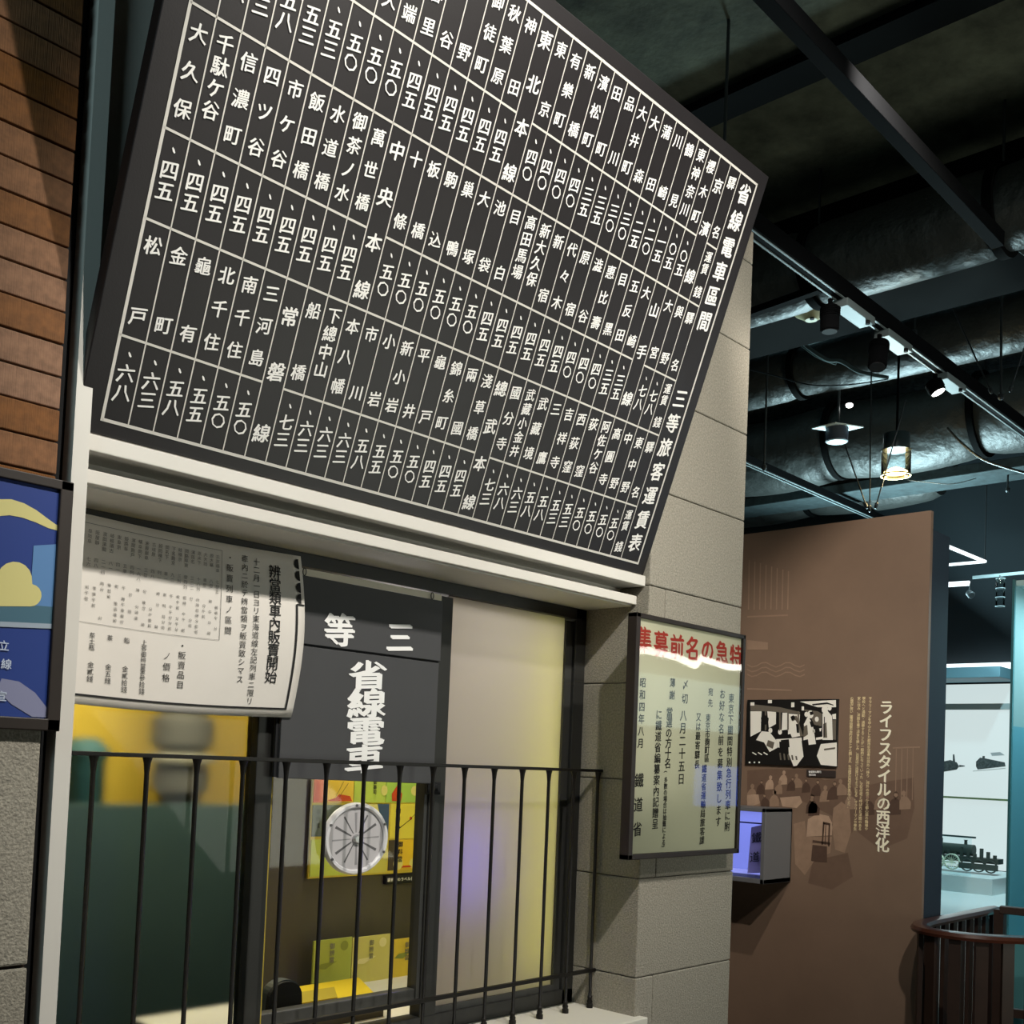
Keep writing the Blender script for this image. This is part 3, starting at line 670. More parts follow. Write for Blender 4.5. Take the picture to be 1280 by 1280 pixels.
BODY = ['サラリーマンを中心とした都市生活者は郊外へ移り、郊外の住宅から都心部の職場や', '學校へと通勤・通學することが一般的になっていった。文化住宅と呼ばれた洋間のある',
        '家に住み、洋服を着て洋食を樂しみ、百貨店に出掛けるようになる。サラリーマンや學生', 'の増加に伴い、鐵道は娯樂や旅行の足としても親しまれ、生活様式の西洋化が進んでいった。']
m_ = MB()
for k, line in enumerate(BODY):
    xs_, xe_ = [(1088, 1083), (1080, 1075), (1074, 1069), (1065, 1061)][k]; ye_ = [1036, 1036, 1036, 1008][k]
    a, b = wpt(xs_, 873, .001), wpt(xe_, ye_, .001)
    for i, c_ in enumerate(line): put(m_, c_, a+(b-a)*(i/(len(line)-1)), YU, ZU, .0165, .012)
m_.build('lettering', mat('cream_small_letter', S(240, 218, 168), .6), txt)

# sepia mural printed on the panel: window slats, waves, diners at white tables
sep1 = mat('mural_light', S(180, 150, 126), .65, noise=.12, nscale=20); sep2 = mat('mural_mid', S(152, 124, 102), .65, noise=.12, nscale=20); sep3 = mat('mural_dark', S(84, 62, 50), .65, noise=.15, nscale=20)
sepd = mat('mural_shade', S(112, 88, 72), .65, noise=.1, nscale=10)
sepf = mat('mural_faint', S(150, 123, 102), .65, noise=.1, nscale=10)
mr_ = thing('exhibit_mural', wpt(1000, 1000), 'faint sepia mural of diners at white tables printed on the brown exhibit panel', 'mural')
MK = [(sep1, 'pale_figure'), (sep2, 'mid_tone_figure'), (sep3, 'dark_figure'), (sepf, 'faint_line'), (sepd, 'shaded_crowd')]
def mp(k, pts, o=.0004): MB().flat([wpt(x, y, o+(.0002*k if k < 4 else 0)) for x, y in pts]).build(MK[k][1], MK[k][0], mr_)
def ell(k, cx_, cy_, rx, ry, o=.0005, n=14): mp(k, [(cx_+rx*math.cos(2*PI*i/n), cy_+ry*math.sin(2*PI*i/n)) for i in range(n)], o)
for i in range(8): mp(3, [(936+7*i, 700+2*i), (937.5+7*i, 700+2*i), (936.5+7*i, 762), (935+7*i, 762)])
mp(3, [(934, 770), (985, 768), (985, 770), (934, 772)]); mp(3, [(934, 800), (960, 803), (960, 812), (934, 812)])
for r_ in range(3):
    for i in range(12):
        xa = 934+6*i; ya = 842-r_*6+3*math.sin(i*1.3); yb = 842-r_*6+3*math.sin((i+1)*1.3); mp(3, [(xa, ya), (xa+6, yb), (xa+6, yb+1.6), (xa, ya+1.6)], .0006)
mp(3, [(934, 860), (990, 862), (990, 864), (934, 862)])
mp(4, [(934, 963), (960, 961), (1008, 962), (1030, 975), (1060, 972), (1074, 1000), (1066, 1040), (1046, 1060), (1040, 1020), (1000, 1000), (960, 1004), (934, 1008)], .0002)
mp(4, [(1070, 985), (1100, 978), (1142, 972), (1143, 1010), (1134, 1048), (1100, 1062), (1072, 1040)], .0001)
rr = random.Random(5)
def figure(x_, y_, s_, k):
    lean = rr.uniform(-.4, .4)*s_
    mp(k, [(x_-s_*.95, y_+s_*1.5), (x_-s_*.85+lean*.3, y_+s_*.2), (x_-s_*.45+lean*.6, y_-s_*.45), (x_-s_*.15+lean*.8, y_-s_*.62), (x_-s_*.34+lean, y_-s_*.9), (x_-s_*.30+lean, y_-s_*1.3), (x_+lean, y_-s_*1.5), (x_+s_*.32+lean, y_-s_*1.25), (x_+s_*.30+lean, y_-s_*.85), (x_+s_*.15+lean*.8, y_-s_*.6), (x_+s_*.5+lean*.5, y_-s_*.4), (x_+s_*.85, y_+s_*.3), (x_+s_*.8, y_+s_*1.4)], .0006)
    if k == 2: mp(1, [(x_-s_*.26+lean, y_-s_*.95), (x_-s_*.22+lean, y_-s_*1.25), (x_+s_*.22+lean, y_-s_*1.22), (x_+s_*.24+lean, y_-s_*.9), (x_+lean, y_-s_*.72)], .0012)
for (x_, y_, s_, k) in [(940, 990, 7, 1), (951, 984, 6, 2), (962, 978, 6, 0), (973, 984, 6, 1), (979, 972, 6, 0), (989, 980, 6, 2), (998, 976, 6, 1), (1008, 982, 6, 2), (1020, 985, 7, 2), (1031, 992, 7, 1), (1041, 988, 8, 2), (1053, 984, 7, 3), (945, 1000, 6, 1), (957, 1001, 6, 2), (968, 998, 7, 1), (1015, 1005, 8, 2), (1018, 1008, 8, 2), (1064, 1000, 8, 3), (1086, 1006, 9, 2), (1100, 1000, 8, 3), (1118, 1004, 10, 2), (1132, 1000, 8, 3)]: figure(x_, y_, s_, k)
mp(0, [(975, 997), (1000, 995), (1003, 1003), (996, 1010), (978, 1008)], .0009); mp(0, [(934, 994), (948, 992), (950, 1004), (934, 1010)], .0009)
mp(0, [(1010, 1024), (1022, 1017), (1036, 1020), (1041, 1030), (1040, 1044), (1008, 1046)], .0009)
mp(1, [(1042, 1010), (1052, 1002), (1062, 1010), (1064, 1040), (1056, 1066), (1044, 1062), (1040, 1030)], .0007)
mp(1, [(992, 1030), (1006, 1026), (1008, 1046), (1040, 1046), (1038, 1066), (1018, 1076), (1006, 1094), (994, 1080)], .0004)
mp(4, [(1016, 1076), (1060, 1066), (1066, 1096), (1040, 1112), (1010, 1104)], .0003)
for pts in [[(1029, 1028), (1031, 1028), (1029, 1056), (1027, 1056)], [(1032, 1029), (1033, 1029), (1032, 1056), (1031, 1056)], [(1036, 1030), (1038, 1030), (1037, 1058), (1035, 1058)], [(1029, 1027), (1038, 1029), (1038, 1032), (1029, 1030)], [(1016, 1050), (1038, 1053), (1038, 1056), (1016, 1053)], [(1016, 1056), (1034, 1058), (1034, 1078), (1014, 1076)]]: mp(2, pts, .0014)
for i in range(4): mp(3, [(1120+7*i, 935), (1121+7*i, 935), (1120+7*i, 1000), (1119+7*i, 1000)])
mp(3, [(1116, 934), (1150, 933), (1150, 935), (1116, 936)])
# black and white photograph
ph = thing('dining_car_photograph', wpt(992, 916), 'black and white photograph of a dining car mounted on the brown exhibit panel', 'photograph')
a, b = wpt(936, 875), wpt(1047, 959)
PX = XB-.014
MB().box((PX, b.y, b.z), (XB, a.y, a.z)).build('photo_plate', mat('photo_black', S(24, 22, 20), .5), ph, bevel=.001)
def fpt(x, y, o): p = at(x, y, 'X', PX-o); return p
phl, phg = MB(), MB()
def fl(mb, pts, o=.0006): mb.flat([fpt(x, y, o) for x, y in pts])
fl(phl, [(938, 889), (952, 889), (951, 914), (938, 921)]); fl(phl, [(959, 889), (970, 890), (970, 905), (961, 910)]); fl(phl, [(978, 891), (984, 891), (984, 912), (977, 913)]); fl(phl, [(986, 892), (1000, 893), (998, 915), (985, 918)])
fl(phl, [(1000, 877), (1045, 875), (1045, 884), (1022, 884)]); fl(phl, [(945, 925), (952, 914), (962, 915), (970, 925), (973, 934), (962, 940), (955, 928)]); fl(phl, [(970, 924), (1002, 922), (1005, 945), (996, 957), (992, 958), (984, 938), (972, 934)])
fl(phl, [(1005, 905), (1010, 895), (1016, 905), (1020, 930), (1004, 932)]); fl(phl, [(1028, 892), (1034, 888), (1040, 895), (1041, 925), (1028, 925)]); fl(phl, [(1026, 930), (1046, 928), (1046, 958), (1026, 956), (1021, 945)]); fl(phl, [(1016, 912), (1027, 910), (1026, 914), (1016, 916)])
fl(phl, [(1020, 922), (1028, 921), (1028, 924), (1020, 925)]); fl(phl, [(938, 878), (943, 878), (943, 882), (938, 882)]); fl(phl, [(960, 875), (965, 875), (965, 879), (960, 879)]); fl(phl, [(989, 878), (993, 878), (993, 884), (989, 884)]); fl(phl, [(1002, 883), (1005, 883), (1005, 888), (1002, 888)])
for i in range(3): fl(phl, [(936+6*i, 952), (938+6*i, 952), (938+6*i, 954), (936+6*i, 954)])
for cx_, cy_ in [(1013, 893), (1031, 887)]: fl(phl, [(cx_+4*math.cos(t*PI/5), cy_+5*math.sin(t*PI/5)) for t in range(10)], .0012)
fl(phg, [(1000, 886), (1022, 889), (1027, 892), (1027, 908), (1018, 906), (1010, 890)], .0003); fl(phg, [(1040, 900), (1045, 900), (1045, 925), (1040, 924)], .0003); fl(phg, [(990, 895), (996, 895), (1004, 920), (992, 922)], .0009); fl(phg, [(938, 880), (975, 884), (1000, 890), (1000, 892), (938, 888)], .0003)
for x_, y_ in [(1008, 893), (1021, 899), (987, 897), (1037, 885), (963, 913), (975, 915)]:
    fl(phl, [(x_+2.6*math.cos(t*PI/4), y_+3.4*math.sin(t*PI/4)) for t in range(8)], .0016)
for x_ in (941, 948, 955): fl(phl, [(x_, 940), (x_+5, 943), (x_+4, 944), (x_-1, 941)], .0016)
for i in range(5): fl(phg, [(974+5*i, 941+i), (976+5*i, 941+i), (977+5*i, 950), (975+5*i, 950)], .0018)
for x_ in (956, 974, 984, 997): fl(phg, [(x_, 889), (x_+2, 889), (x_+2, 912), (x_, 914)], .0018)
fl(phl, [(988, 903), (994, 900), (998, 906), (1000, 920), (990, 922), (986, 912)], .0016); fl(phg, [(1005, 908), (1009, 906), (1010, 918), (1004, 922)], .0018); fl(phg, [(1029, 905), (1033, 903), (1034, 922), (1029, 922)], .0018)
fl(phl, [(1040, 893), (1045, 892), (1045, 899), (1041, 899)], .0016); fl(phg, [(960, 925), (968, 928), (966, 936), (958, 932)], .0018); fl(phg, [(1030, 936), (1044, 934), (1044, 936), (1030, 938)], .0018)
phl.build('photo_highlights', mat('photo_white', S(252, 248, 236), .5), ph); phg.build('photo_midtones', mat('photo_grey', S(112, 104, 92), .5), ph)
pd_ = MB()
for pts in [[(951, 897), (957, 894), (961, 898), (960, 905), (953, 907)], [(988, 896), (992, 894), (994, 898), (990, 901)], [(1012, 890), (1016, 889), (1017, 893), (1013, 894)], [(1018, 908), (1023, 906), (1026, 920), (1020, 922)], [(976, 925), (986, 924), (987, 934), (977, 935)], [(1002, 926), (1010, 924), (1014, 957), (1006, 957)], [(995, 905), (998, 905), (999, 916), (996, 916)], [(1030, 896), (1031, 896), (1031, 922), (1030, 922)]]: fl(pd_, pts, .0021)
fl(pd_, [(951, 903+0), (957, 900), (960, 904), (958, 909), (953, 909)], .0014); fl(pd_, [(974, 927), (985, 927), (986, 942), (975, 942)], .0014); fl(pd_, [(1012, 902), (1016, 901), (1018, 908), (1014, 909)], .0014); fl(pd_, [(1015, 880), (1034, 878), (1042, 881), (1042, 882), (1034, 880), (1016, 882)], .0014)
pd_.build('photo_darks', mat('photo_black', S(24, 22, 20), .5), ph)
cpl = thing('photo_caption', wpt(1035, 966), 'small dark caption plate with white print under the dining car photograph', 'caption')
a, b = wpt(1009, 962), wpt(1045, 972)
MB().box((XB-.006, b.y, b.z), (XB, a.y, a.z)).build('plate', mat('caption_brown', S(52, 42, 38), .6), cpl)
m_ = MB()
for i, c_ in enumerate('食堂車の車内'): put(m_, c_, at(1012+2.6*i, 964.8, 'X', XB-.0068), YU, ZU, .012, .03)
for i, c_ in enumerate('昭和初期'): put(m_, c_, at(1012+2.2*i, 968.6, 'X', XB-.0068), YU, ZU, .009, .03)
m_.build('lettering', M_letter, cpl)

# lit wall case on the panel
wc = thing('wall_display_case', (1.88, .8, .115), 'grey box display case glowing violet on the brown exhibit panel', 'display case')
ya, yb2, za, zb2 = .580, 1.10, .113, .460; xf = 1.75
m_ = MB().box((xf, ya, za), (XB, ya+.02, zb2)).box((xf, yb2-.02, za), (XB, yb2, zb2)).box((xf, ya, zb2-.018), (XB, yb2, zb2)).box((xf, ya, za), (XB, yb2, za+.022)).box((XB-.01, ya, za), (XB, yb2, zb2))
m_.build('case_body', M_boxgrey, wc, bevel=.002)
MB().box((XB-.016, ya+.02, za+.022), (XB-.010, yb2-.02, zb2-.018)).build('lit_back', G_violet, wc)
MB().box((xf+.03, ya+.02, za+.022), (XB-.02, yb2-.02, za+.036)).build('shelf', mat('case_shelf_lilac', S(200, 200, 240), .5), wc)
MB().box((xf+.02, ya+.02, zb2-.075), (xf+.03, yb2-.02, zb2-.068)).build('rail', mat('violet_rail', S(40, 40, 130), .4), wc)
MB().flat([(xf+.006, ya+.018, za+.02), (xf+.006, yb2-.018, za+.02), (xf+.006, yb2-.018, zb2-.016), (xf+.006, ya+.018, zb2-.016)]).build('glass_front', M_glassc, wc)
ck = thing('illustrated_card', (1.85, .70, .15), 'pale pink card with dark calligraphy inside the violet lit wall case', 'card')
MB().slab([(1.80, .625, .160), (1.80, .695, .150), (1.815, .690, .365), (1.815, .620, .385)], (.004, 0, 0)).build('card_sheet', mat('pink_card', S(214, 196, 226), .6), ck)
m_ = MB(); put(m_, '鐵', (1.805, .655, .320), YU, ZU, .052, .01, .2); put(m_, '道', (1.798, .658, .230), YU, ZU, .052, .01, .2); m_.build('calligraphy', M_ink, ck)
lcase = area('wall_case_lamp', (1.88, .84, .43), (1.88, .84, .1), .7, (.65, .68, 1), .12, .4)

# ================================================================== FAR DISPLAY
XC = 5.5
# opposite exhibits, seen mirrored in the glazed poster
oc = thing('opposite_display_case', (6.2, -4.1, FLOOR), 'brightly lit white display case opposite, mirrored in the glazed poster', 'display case')
MB().box((5.0, -4.3, 1.02), (7.4, -4.28, 1.52)).build('lit_back', glow('opposite_lit_back', S(196, 222, 220), 4.5), oc)
MB().box((4.96, -4.5, FLOOR), (7.44, -4.32, 1.6)).build('case_body', M_boxgrey, oc)
ol = thing('opposite_strip_light', (6.1, -4.0, 1.66), 'long white strip light opposite, mirrored across the red poster title', 'ceiling light')
MB().tube([(4.9, -4, 1.64), (5.3, -4, 1.69), (5.8, -4, 1.67), (6.1, -4, 1.62), (6.2, -4, 1.70), (6.7, -4, 1.66), (7.2, -4, 1.70)], .030, 10).build('tube', glow('opposite_strip', S(255, 250, 240), 30), ol)
os_ = thing('opposite_screen', (6.7, -4.05, .2), 'blue lit screen opposite, mirrored low in the glazed poster', 'screen')
MB().box((6.3, -4.1, .26), (7.3, -4.06, .66)).build('screen_face', glow('opposite_blue_screen', S(70, 110, 230), 5), os_)
MB().box((6.26, -4.16, .22), (7.34, -4.1, .70)).build('screen_body', M_black, os_)
fc = thing('glass_display_case', (5.3, 1.0, FLOOR), 'tall brightly lit white glass display case beyond the navy wall edge', 'display case')
y0_, y1_ = .738, 2.4
MB().box((XC, y0_, -.02), (XC+.1, y1_, 1.34)).build('lit_back_panel', G_white, fc)
MB().box((XC-.30, y0_, 1.362), (XC+.1, y1_, 1.44)).build('valance', mat('teal_grey_valance', S(96, 132, 144), .5), fc, bevel=.003)
MB().box((XC-.10, y0_, 1.452), (XC+.1, y1_, 1.486)).build('light_strip', G_strip, fc)
MB().box((XC-.02, y0_, .486), (XC, y1_, .500)).build('glass_shelf', mat('green_shelf_edge', S(116, 136, 96), .3), fc)
MB().box((XC-.012, y0_, 1.150), (XC, y1_, 1.195)).build('rail', mat('pale_grey_rail', S(150, 162, 162), .5), fc)
MB().box((XC-.75, y0_-.02, .238), (XC-.74, y1_, .250)).build('hood_edge', mat('dark_glass_edge', S(60, 84, 84), .3), fc)
MB().flat([(XC-.745, y0_+.006, -.018), (XC-.745, y1_, -.018), (XC-.745, y1_, .24), (XC-.745, y0_+.006, .24)]).build('hood_glass', M_glasst, fc)
struct('wall_case_header', box((XC+.0, -1.6, 1.486), (XC+.3, 3.1, 3.4)), mat('deep_teal_wall', S(18, 29, 34), .9))
struct('wall_case_side', box((XC-.02, -1.6, FLOOR), (XC+.3, .738, 1.486)), mat('teal_side_wall', S(60, 110, 122), .8))
# locomotive prints on the lit panel
lpz = thing('locomotive_print', (XC, .9, .75), 'dark engraved steam locomotives printed on the lit white display panel', 'print')
m_ = MB(); Q = lambda pts, o=.002: m_.flat([at(x, y, 'X', XC-o) for x, y in pts])
Q([(1220, 952), (1225, 947), (1232, 948), (1256, 953), (1257, 958), (1240, 960), (1222, 962), (1220, 958)]); Q([(1228, 945), (1231, 945), (1231, 949), (1228, 949)], .003)
Q([(1178, 952), (1188, 950), (1196, 953), (1199, 958), (1196, 962), (1178, 965)]); Q([(1191, 943), (1193, 943), (1194, 952), (1191, 952)], .003); Q([(1199, 956), (1206, 957), (1206, 958), (1199, 959)], .003)
m_.build('engraving', mat('engraving_grey', S(70, 76, 76), .8, noise=.6, nscale=60), lpz)
m_ = MB(); Q([(1216, 963.5), (1240, 961.5), (1257, 960), (1257, 960.8), (1240, 962.3), (1216, 964.3)]); Q([(1238, 941), (1250, 940), (1256, 944), (1240, 945)])
m_.build('engraving_shade', mat('engraving_pale', S(166, 172, 172), .8), lpz)
# model locomotive
XM = XC-.45; ZB = -.010
ml = thing('model_locomotive', (XM, 1.05, ZB), 'black model steam locomotive with spoked pale rimmed wheels in the far glass case', 'model locomotive')
MB().box((XM, .80, ZB+.065), (XM+.10, 1.60, ZB+.10)).build('running_frame', M_loco, ml)
MB().tube([(XM+.05, .98, ZB+.145), (XM+.05, 1.22, ZB+.145)], .040, 14).build('boiler', M_loco, ml, smooth=True)
MB().box((XM+.01, 1.22, ZB+.09), (XM+.10, 1.42, ZB+.215)).build('cab', M_loco, ml)
MB().lathe((XM+.05, 1.04, ZB+.17), (0, 0, 1), [(0, .012), (.04, .010), (.045, .015)], 10).build('chimney', M_loco, ml)
for yw in (1.33, 1.225, 1.115):
    wv = MB()._l(Vector((XM-.012, yw, ZB+.058)), Vector((1, 0, 0)), [(0, .056), (.012, .058), (.014, .058), (.014, .049), (0, .049), (0, .056)], 24)
    wo = wv.build('driving_wheel', M_locow, ml)
    sk = MB()
    for s_ in range(8):
        a = PI*s_/8; d = Vector((0, math.cos(a), math.sin(a)))*.05; c0 = Vector((XM-.006, yw, ZB+.058)); sk.bar(c0-d, c0+d, .003, .003, (1, 0, 0))
    sk.build('spokes', M_locow, wo)
MB().bar((XM-.02, 1.35, ZB+.055), (XM-.02, 1.08, ZB+.055), .006, .010).build('coupling_rod', M_locow, ml)
for yw in (1.01, .93, .85):
    MB()._l(Vector((XM-.01, yw, ZB+.045)), Vector((1, 0, 0)), [(0, .043), (.012, .045), (.014, .045), (.014, .036), (0, .036), (0, .043)], 20).build('bogie_wheel', M_loco, ml)
MB().box((XM-.02, .80, ZB+.02), (XM+.0, 1.06, ZB+.06)).build('bogie_frame', M_loco, ml)
for i in range(9): MB().box((XM+.01, .82+.045*i, ZB+.10), (XM+.03, .84+.045*i, ZB+.125+.02*(i % 3))).build('fitting', M_loco, ml)
ml.location.y -= .13
# white plinths under the glass case
pl = thing('white_plinth', (4.6, 1.0, FLOOR), 'broad white stepped plinth in front of the far glass case', 'plinth')
MB().box((XC-.76, .600, FLOOR), (XC-.035, 2.4, ZB-.012)).build('upper_plinth', M_casewhite, pl)
MB().slab([at(1160, 1150, 'Z', -.13), at(1262, 1150, 'Z', -.13), Vector((5.40, .66, -.13)), Vector((4.72, .95, -.13)), Vector((4.72, 1.3, -.13)), at(1168, 1130, 'Z', -.13)], (0, 0, -.6)).build('lower_plinth', M_casewhite, pl)
MB().box((3.2, .45, FLOOR), (XC-.76, 2.4, -.20)).build('low_step', mat('pale_teal_step', S(170, 196, 198), .6), pl)
# teal glass cabinet at the right edge
gc = thing('teal_glass_cabinet', (3.6, -.5, FLOOR), 'tall teal tinted glass cabinet cut by the right edge of the frame', 'glass cabinet')
MB().box((3.2, -.012, FLOOR), (3.22, .0, 1.69)).build('corner_edge', mat('glass_edge_teal', S(70, 120, 126), .2), gc)
MB().flat([(3.2, -.9, FLOOR), (3.2, -.012, FLOOR), (3.2, -.012, 1.69), (3.2, -.9, 1.69)]).build('front_glass', M_glasst, gc)
MB().box((3.75, -.9, -.2), (3.80, .0, .92)).build('blue_back_panel', mat('cabinet_blue', S(92, 146, 160), .5), gc)
MB().box((3.75, -.9, .92), (3.80, .0, 1.69)).build('grey_back_panel', mat('cabinet_grey', S(140, 160, 160), .5), gc)
MB().box((3.23, -.9, FLOOR), (3.80, -.013, -.2)).build('cabinet_base', mat('cabinet_teal', S(120, 176, 176), .5), gc)
MB().box((3.24, -.9, 1.66), (3.80, .0, 1.69)).build('cabinet_top', M_casewhite, gc)
for za_, zb_, m__ in [(-.2, .92, mat('cabinet_blue', S(92, 146, 160), .5)), (.92, 1.66, mat('cabinet_grey', S(140, 160, 160), .5)), (FLOOR, -.2, mat('cabinet_teal', S(120, 176, 176), .5))]:
    MB().box((3.22, -.012, za_), (3.80, -.002, zb_)).build('side_panel', m__, gc)
area('cabinet_lamp', (3.5, -.45, 1.64), (3.62, -.45, 0), 20, TEAL, .3, .8)

# ================================================================== CURVED HANDRAIL
HZ = .03
hr = thing('curved_handrail', (2.0, -.4, FLOOR), 'curved reddish wooden handrail with flat dark slats at lower right', 'handrail')
P_ = [(3.3, -.10), (2.72, -.10), (2.3, -.10), (1.98, -.10), (1.84, -.108), (1.74, -.14), (1.675, -.20), (1.655, -.28), (1.672, -.38), (1.73, -.47), (1.83, -.56), (1.98, -.66), (2.2, -.78), (2.6, -.96), (3.1, -1.15)]
def smoothp(P, n=6):
    o = []
    for i in range(len(P)-1):
        p0, p1, p2, p3 = [Vector(P[max(0, min(len(P)-1, j))]) for j in (i-1, i, i+1, i+2)]
        for k in range(n):
            t = k/n; o.append(.5*((2*p1)+(p2-p0)*t+(2*p0-5*p1+4*p2-p3)*t*t+(3*p1-p0-3*p2+p3)*t**3))
    o.append(Vector(P[-1])); return o
front = smoothp([(x+.03, y) for x, y in P_[1:]])
rb_ = MB(); n_ = len(front); sec = [(-.032, -.012), (.032, -.012), (.036, 0), (.028, .013), (0, .018), (-.028, .013), (-.036, 0)]
vv = []
for i, p in enumerate(front):
    d = (front[min(i+1, n_-1)]-front[max(i-1, 0)]).normalized(); nn = Vector((-d.y, d.x))
    for a, b in sec: vv.append((p.x+nn.x*a, p.y+nn.y*a, HZ-.018+b))
ns = len(sec); rb_.add(vv, [(i*ns+j, i*ns+(j+1) % ns, (i+1)*ns+(j+1) % ns, (i+1)*ns+j) for i in range(n_-1) for j in range(ns)]+[tuple(range(ns)), tuple((n_-1)*ns+j for j in range(ns))])
rb_.build('top_rail', M_wood, hr, smooth=True)
L = 0; nxt = 0.02
for i in range(n_-1):
    seg = (front[i+1]-front[i]).length
    while nxt <= L+seg:
        p = front[i]+(front[i+1]-front[i])*((nxt-L)/seg); d = (front[i+1]-front[i]).normalized(); nn = Vector((-d.y, d.x))
        wdt = .046; q = [p-d*wdt/2-nn*.009, p+d*wdt/2-nn*.009, p+d*wdt/2+nn*.009, p-d*wdt/2+nn*.009]
        MB().slab([(v.x, v.y, FLOOR+.08) for v in q], (0, 0, HZ-.03-FLOOR-.08)).build('slat', M_woodd, hr)
        nxt += .098
    L += seg
bt = MB()
vv = []
for i, p in enumerate(front):
    d = (front[min(i+1, n_-1)]-front[max(i-1, 0)]).normalized(); nn = Vector((-d.y, d.x))
    for a, b in [(-.016, 0), (.016, 0), (.016, .04), (-.016, .04)]: vv.append((p.x+nn.x*a, p.y+nn.y*a, FLOOR+.05+b))
bt.add(vv, [(i*4+j, i*4+(j+1) % 4, (i+1)*4+(j+1) % 4, (i+1)*4+j) for i in range(n_-1) for j in range(4)]); bt.build('bottom_rail', M_woodd, hr)
gt = thing('slatted_gate', (2.6, -.3, FLOOR), 'dark wooden gate frame behind the curved handrail at the right edge', 'gate')
ga = Vector((2.62, -.17, 0)); gb = Vector((2.75, -.85, 0)); gd = (gb-ga)
MB().bar(ga+ZU*(HZ-.0), gb+ZU*(HZ-.0), .05, .035).build('top_rail', M_woodd, gt, bevel=.003)
MB().bar(ga+ZU*(-.44), gb+ZU*(-.44), .03, .04).build('middle_rail', M_woodd, gt)
MB().bar(ga+ZU*(FLOOR+.08), gb+ZU*(FLOOR+.08), .03, .06).build('bottom_rail', M_woodd, gt)
for i in range(6):
    q = ga+gd*(i/5.0); MB().slab([(q.x-.02, q.y-.022, FLOOR), (q.x+.02, q.y-.022, FLOOR), (q.x+.02, q.y+.022, FLOOR), (q.x-.02, q.y+.022, FLOOR)], (0, 0, HZ-FLOOR)).build('slat', M_woodd, gt)

# ================================================================== CEILING
def cyl_y(name, x, z, r, y0, y1, m, parent=None, n=40):
    return MB().tube([(x, y0, z), (x, y1, z)], r, n).build(name, m, parent, smooth=True)
struct('trim_8', box((-.6, -6, 3.30), (.84, 5, 3.5)), M_ceil)        # deeper slab soffit
for i, (xa, xb, zb_) in enumerate([(-1.1, -.75, 3.1), (.82, .90, 3.25), (2.22, 2.66, 3.02), (5.7, 6.0, 2.9)]):
    t_ = thing('ceiling_beam', (xa, 0, zb_), ['dark steel beam high up left of the lit slab patch', 'dark beam crossing behind the top of the fare board', 'broad grey beam crossing above the second lighting track', 'distant dark beam above the navy wall'][i], 'beam')
    MB().box((xa, -5.9, zb_), (xb, 4.9, 3.3 if i < 2 else 3.5)).build('beam_body', M_beam, t_, bevel=.004)
    MB().box((xa-.03, -5.9, zb_-.012), (xb+.03, 4.9, zb_)).build('flange', M_beam, t_)
struct('trim_9', box((2.66, -1.5, 3.40), (5.7, 3.1, 3.5)), M_ceilr)
def duct(x, z, r, y0, y1, joints, lab, sag=0):
    t_ = thing('air_duct', (x, 0, z), lab, 'duct', None)
    ys_ = sorted([y0]+joints+[y1])
    for a, b in zip(ys_[:-1], ys_[1:]):
        k = 14; pts = [(x, a+(b-a)*i/k, z-sag*math.sin(PI*i/k)) for i in range(k+1)]
        rs = [r*(1-.10*math.exp(-min(i, k-i)*2.0)) for i in range(k+1)]
        MB().tube(pts, rs, 40).build('duct_section', M_duct, t_, smooth=True)
    for j in joints:
        MB().tube([(x, j-.02, z), (x, j+.02, z)], r*1.04, 40).build('joint_band', M_beam, t_, smooth=True)
    for j in joints:
        MB().tube([(x, j, z+r), (x, j, 3.5)], .006, 8).build('hanger', M_rod, t_)
    return t_
duct(1.90, 3.02, .185, -4, 3.5, [-.36, .48, 1.8], 'large round dark duct crossing the upper right ceiling')
duct(4.45, 3.02, .27, -4, 3.05, [-1.2, .62, 1.62, 2.6], 'long wrinkled dark duct with pale underside above the brown panel', .04)
duct(5.15, 2.93, .24, 1.2, 3.05, [2.2], 'lowest soft grey duct just above the brown panel top', .03)
duct(3.27, 3.10, .16, -3.8, 3.0, [1.3], 'round dark duct behind the hanging spotlights')
# lighting tracks along X
def track(y, z, xa, xb, lab, w=.05, h=.06, lines=True):
    t_ = thing('lighting_track', (xa, y, z), lab, 'lighting track')
    MB().box((xa, y-w/2, z), (xb, y+w/2, z+h)).build('track_body', M_track, t_, bevel=.002)
    if lines:
        for s_ in (-1, 1): MB().box((xa, y+s_*w*.30-.004, z-.004), (xb, y+s_*w*.30+.004, z+.001)).build('contact_strip', M_adapt, t_)
    for x_ in [x for x in [xa+.4+i*1.3 for i in range(int((xb-xa)/1.3))] if not any(a < x < b for a, b in [(1.6, 2.8), (3.0, 3.5), (4.1, 5.5)])]:
        MB().tube([(x_, y, z+h), (x_, y, 3.45)], .006, 8).build('hanger_rod', M_rod, t_)
    return t_
track(-.54, 2.6, -2.5, 1.35, 'black lighting track running in from the top edge of the frame', .045, .055, False)
track(.11, 2.6, -1.2, 6.5, 'black double lighting track crossing from the pillar to the right edge', .06, .07)
track(1.69, 2.6, .4, 5.35, 'black track with bright contact strips above the brown panel top', .05, .05)
cr_ = thing('cross_rail', (1.32, .3, 2.6), 'short black rail crossing beside the smoke detector', 'rail')
MB().bar((1.36, .62, 2.62), (1.305, .15, 2.62), .035, .03).build('rail_body', M_track, cr_)
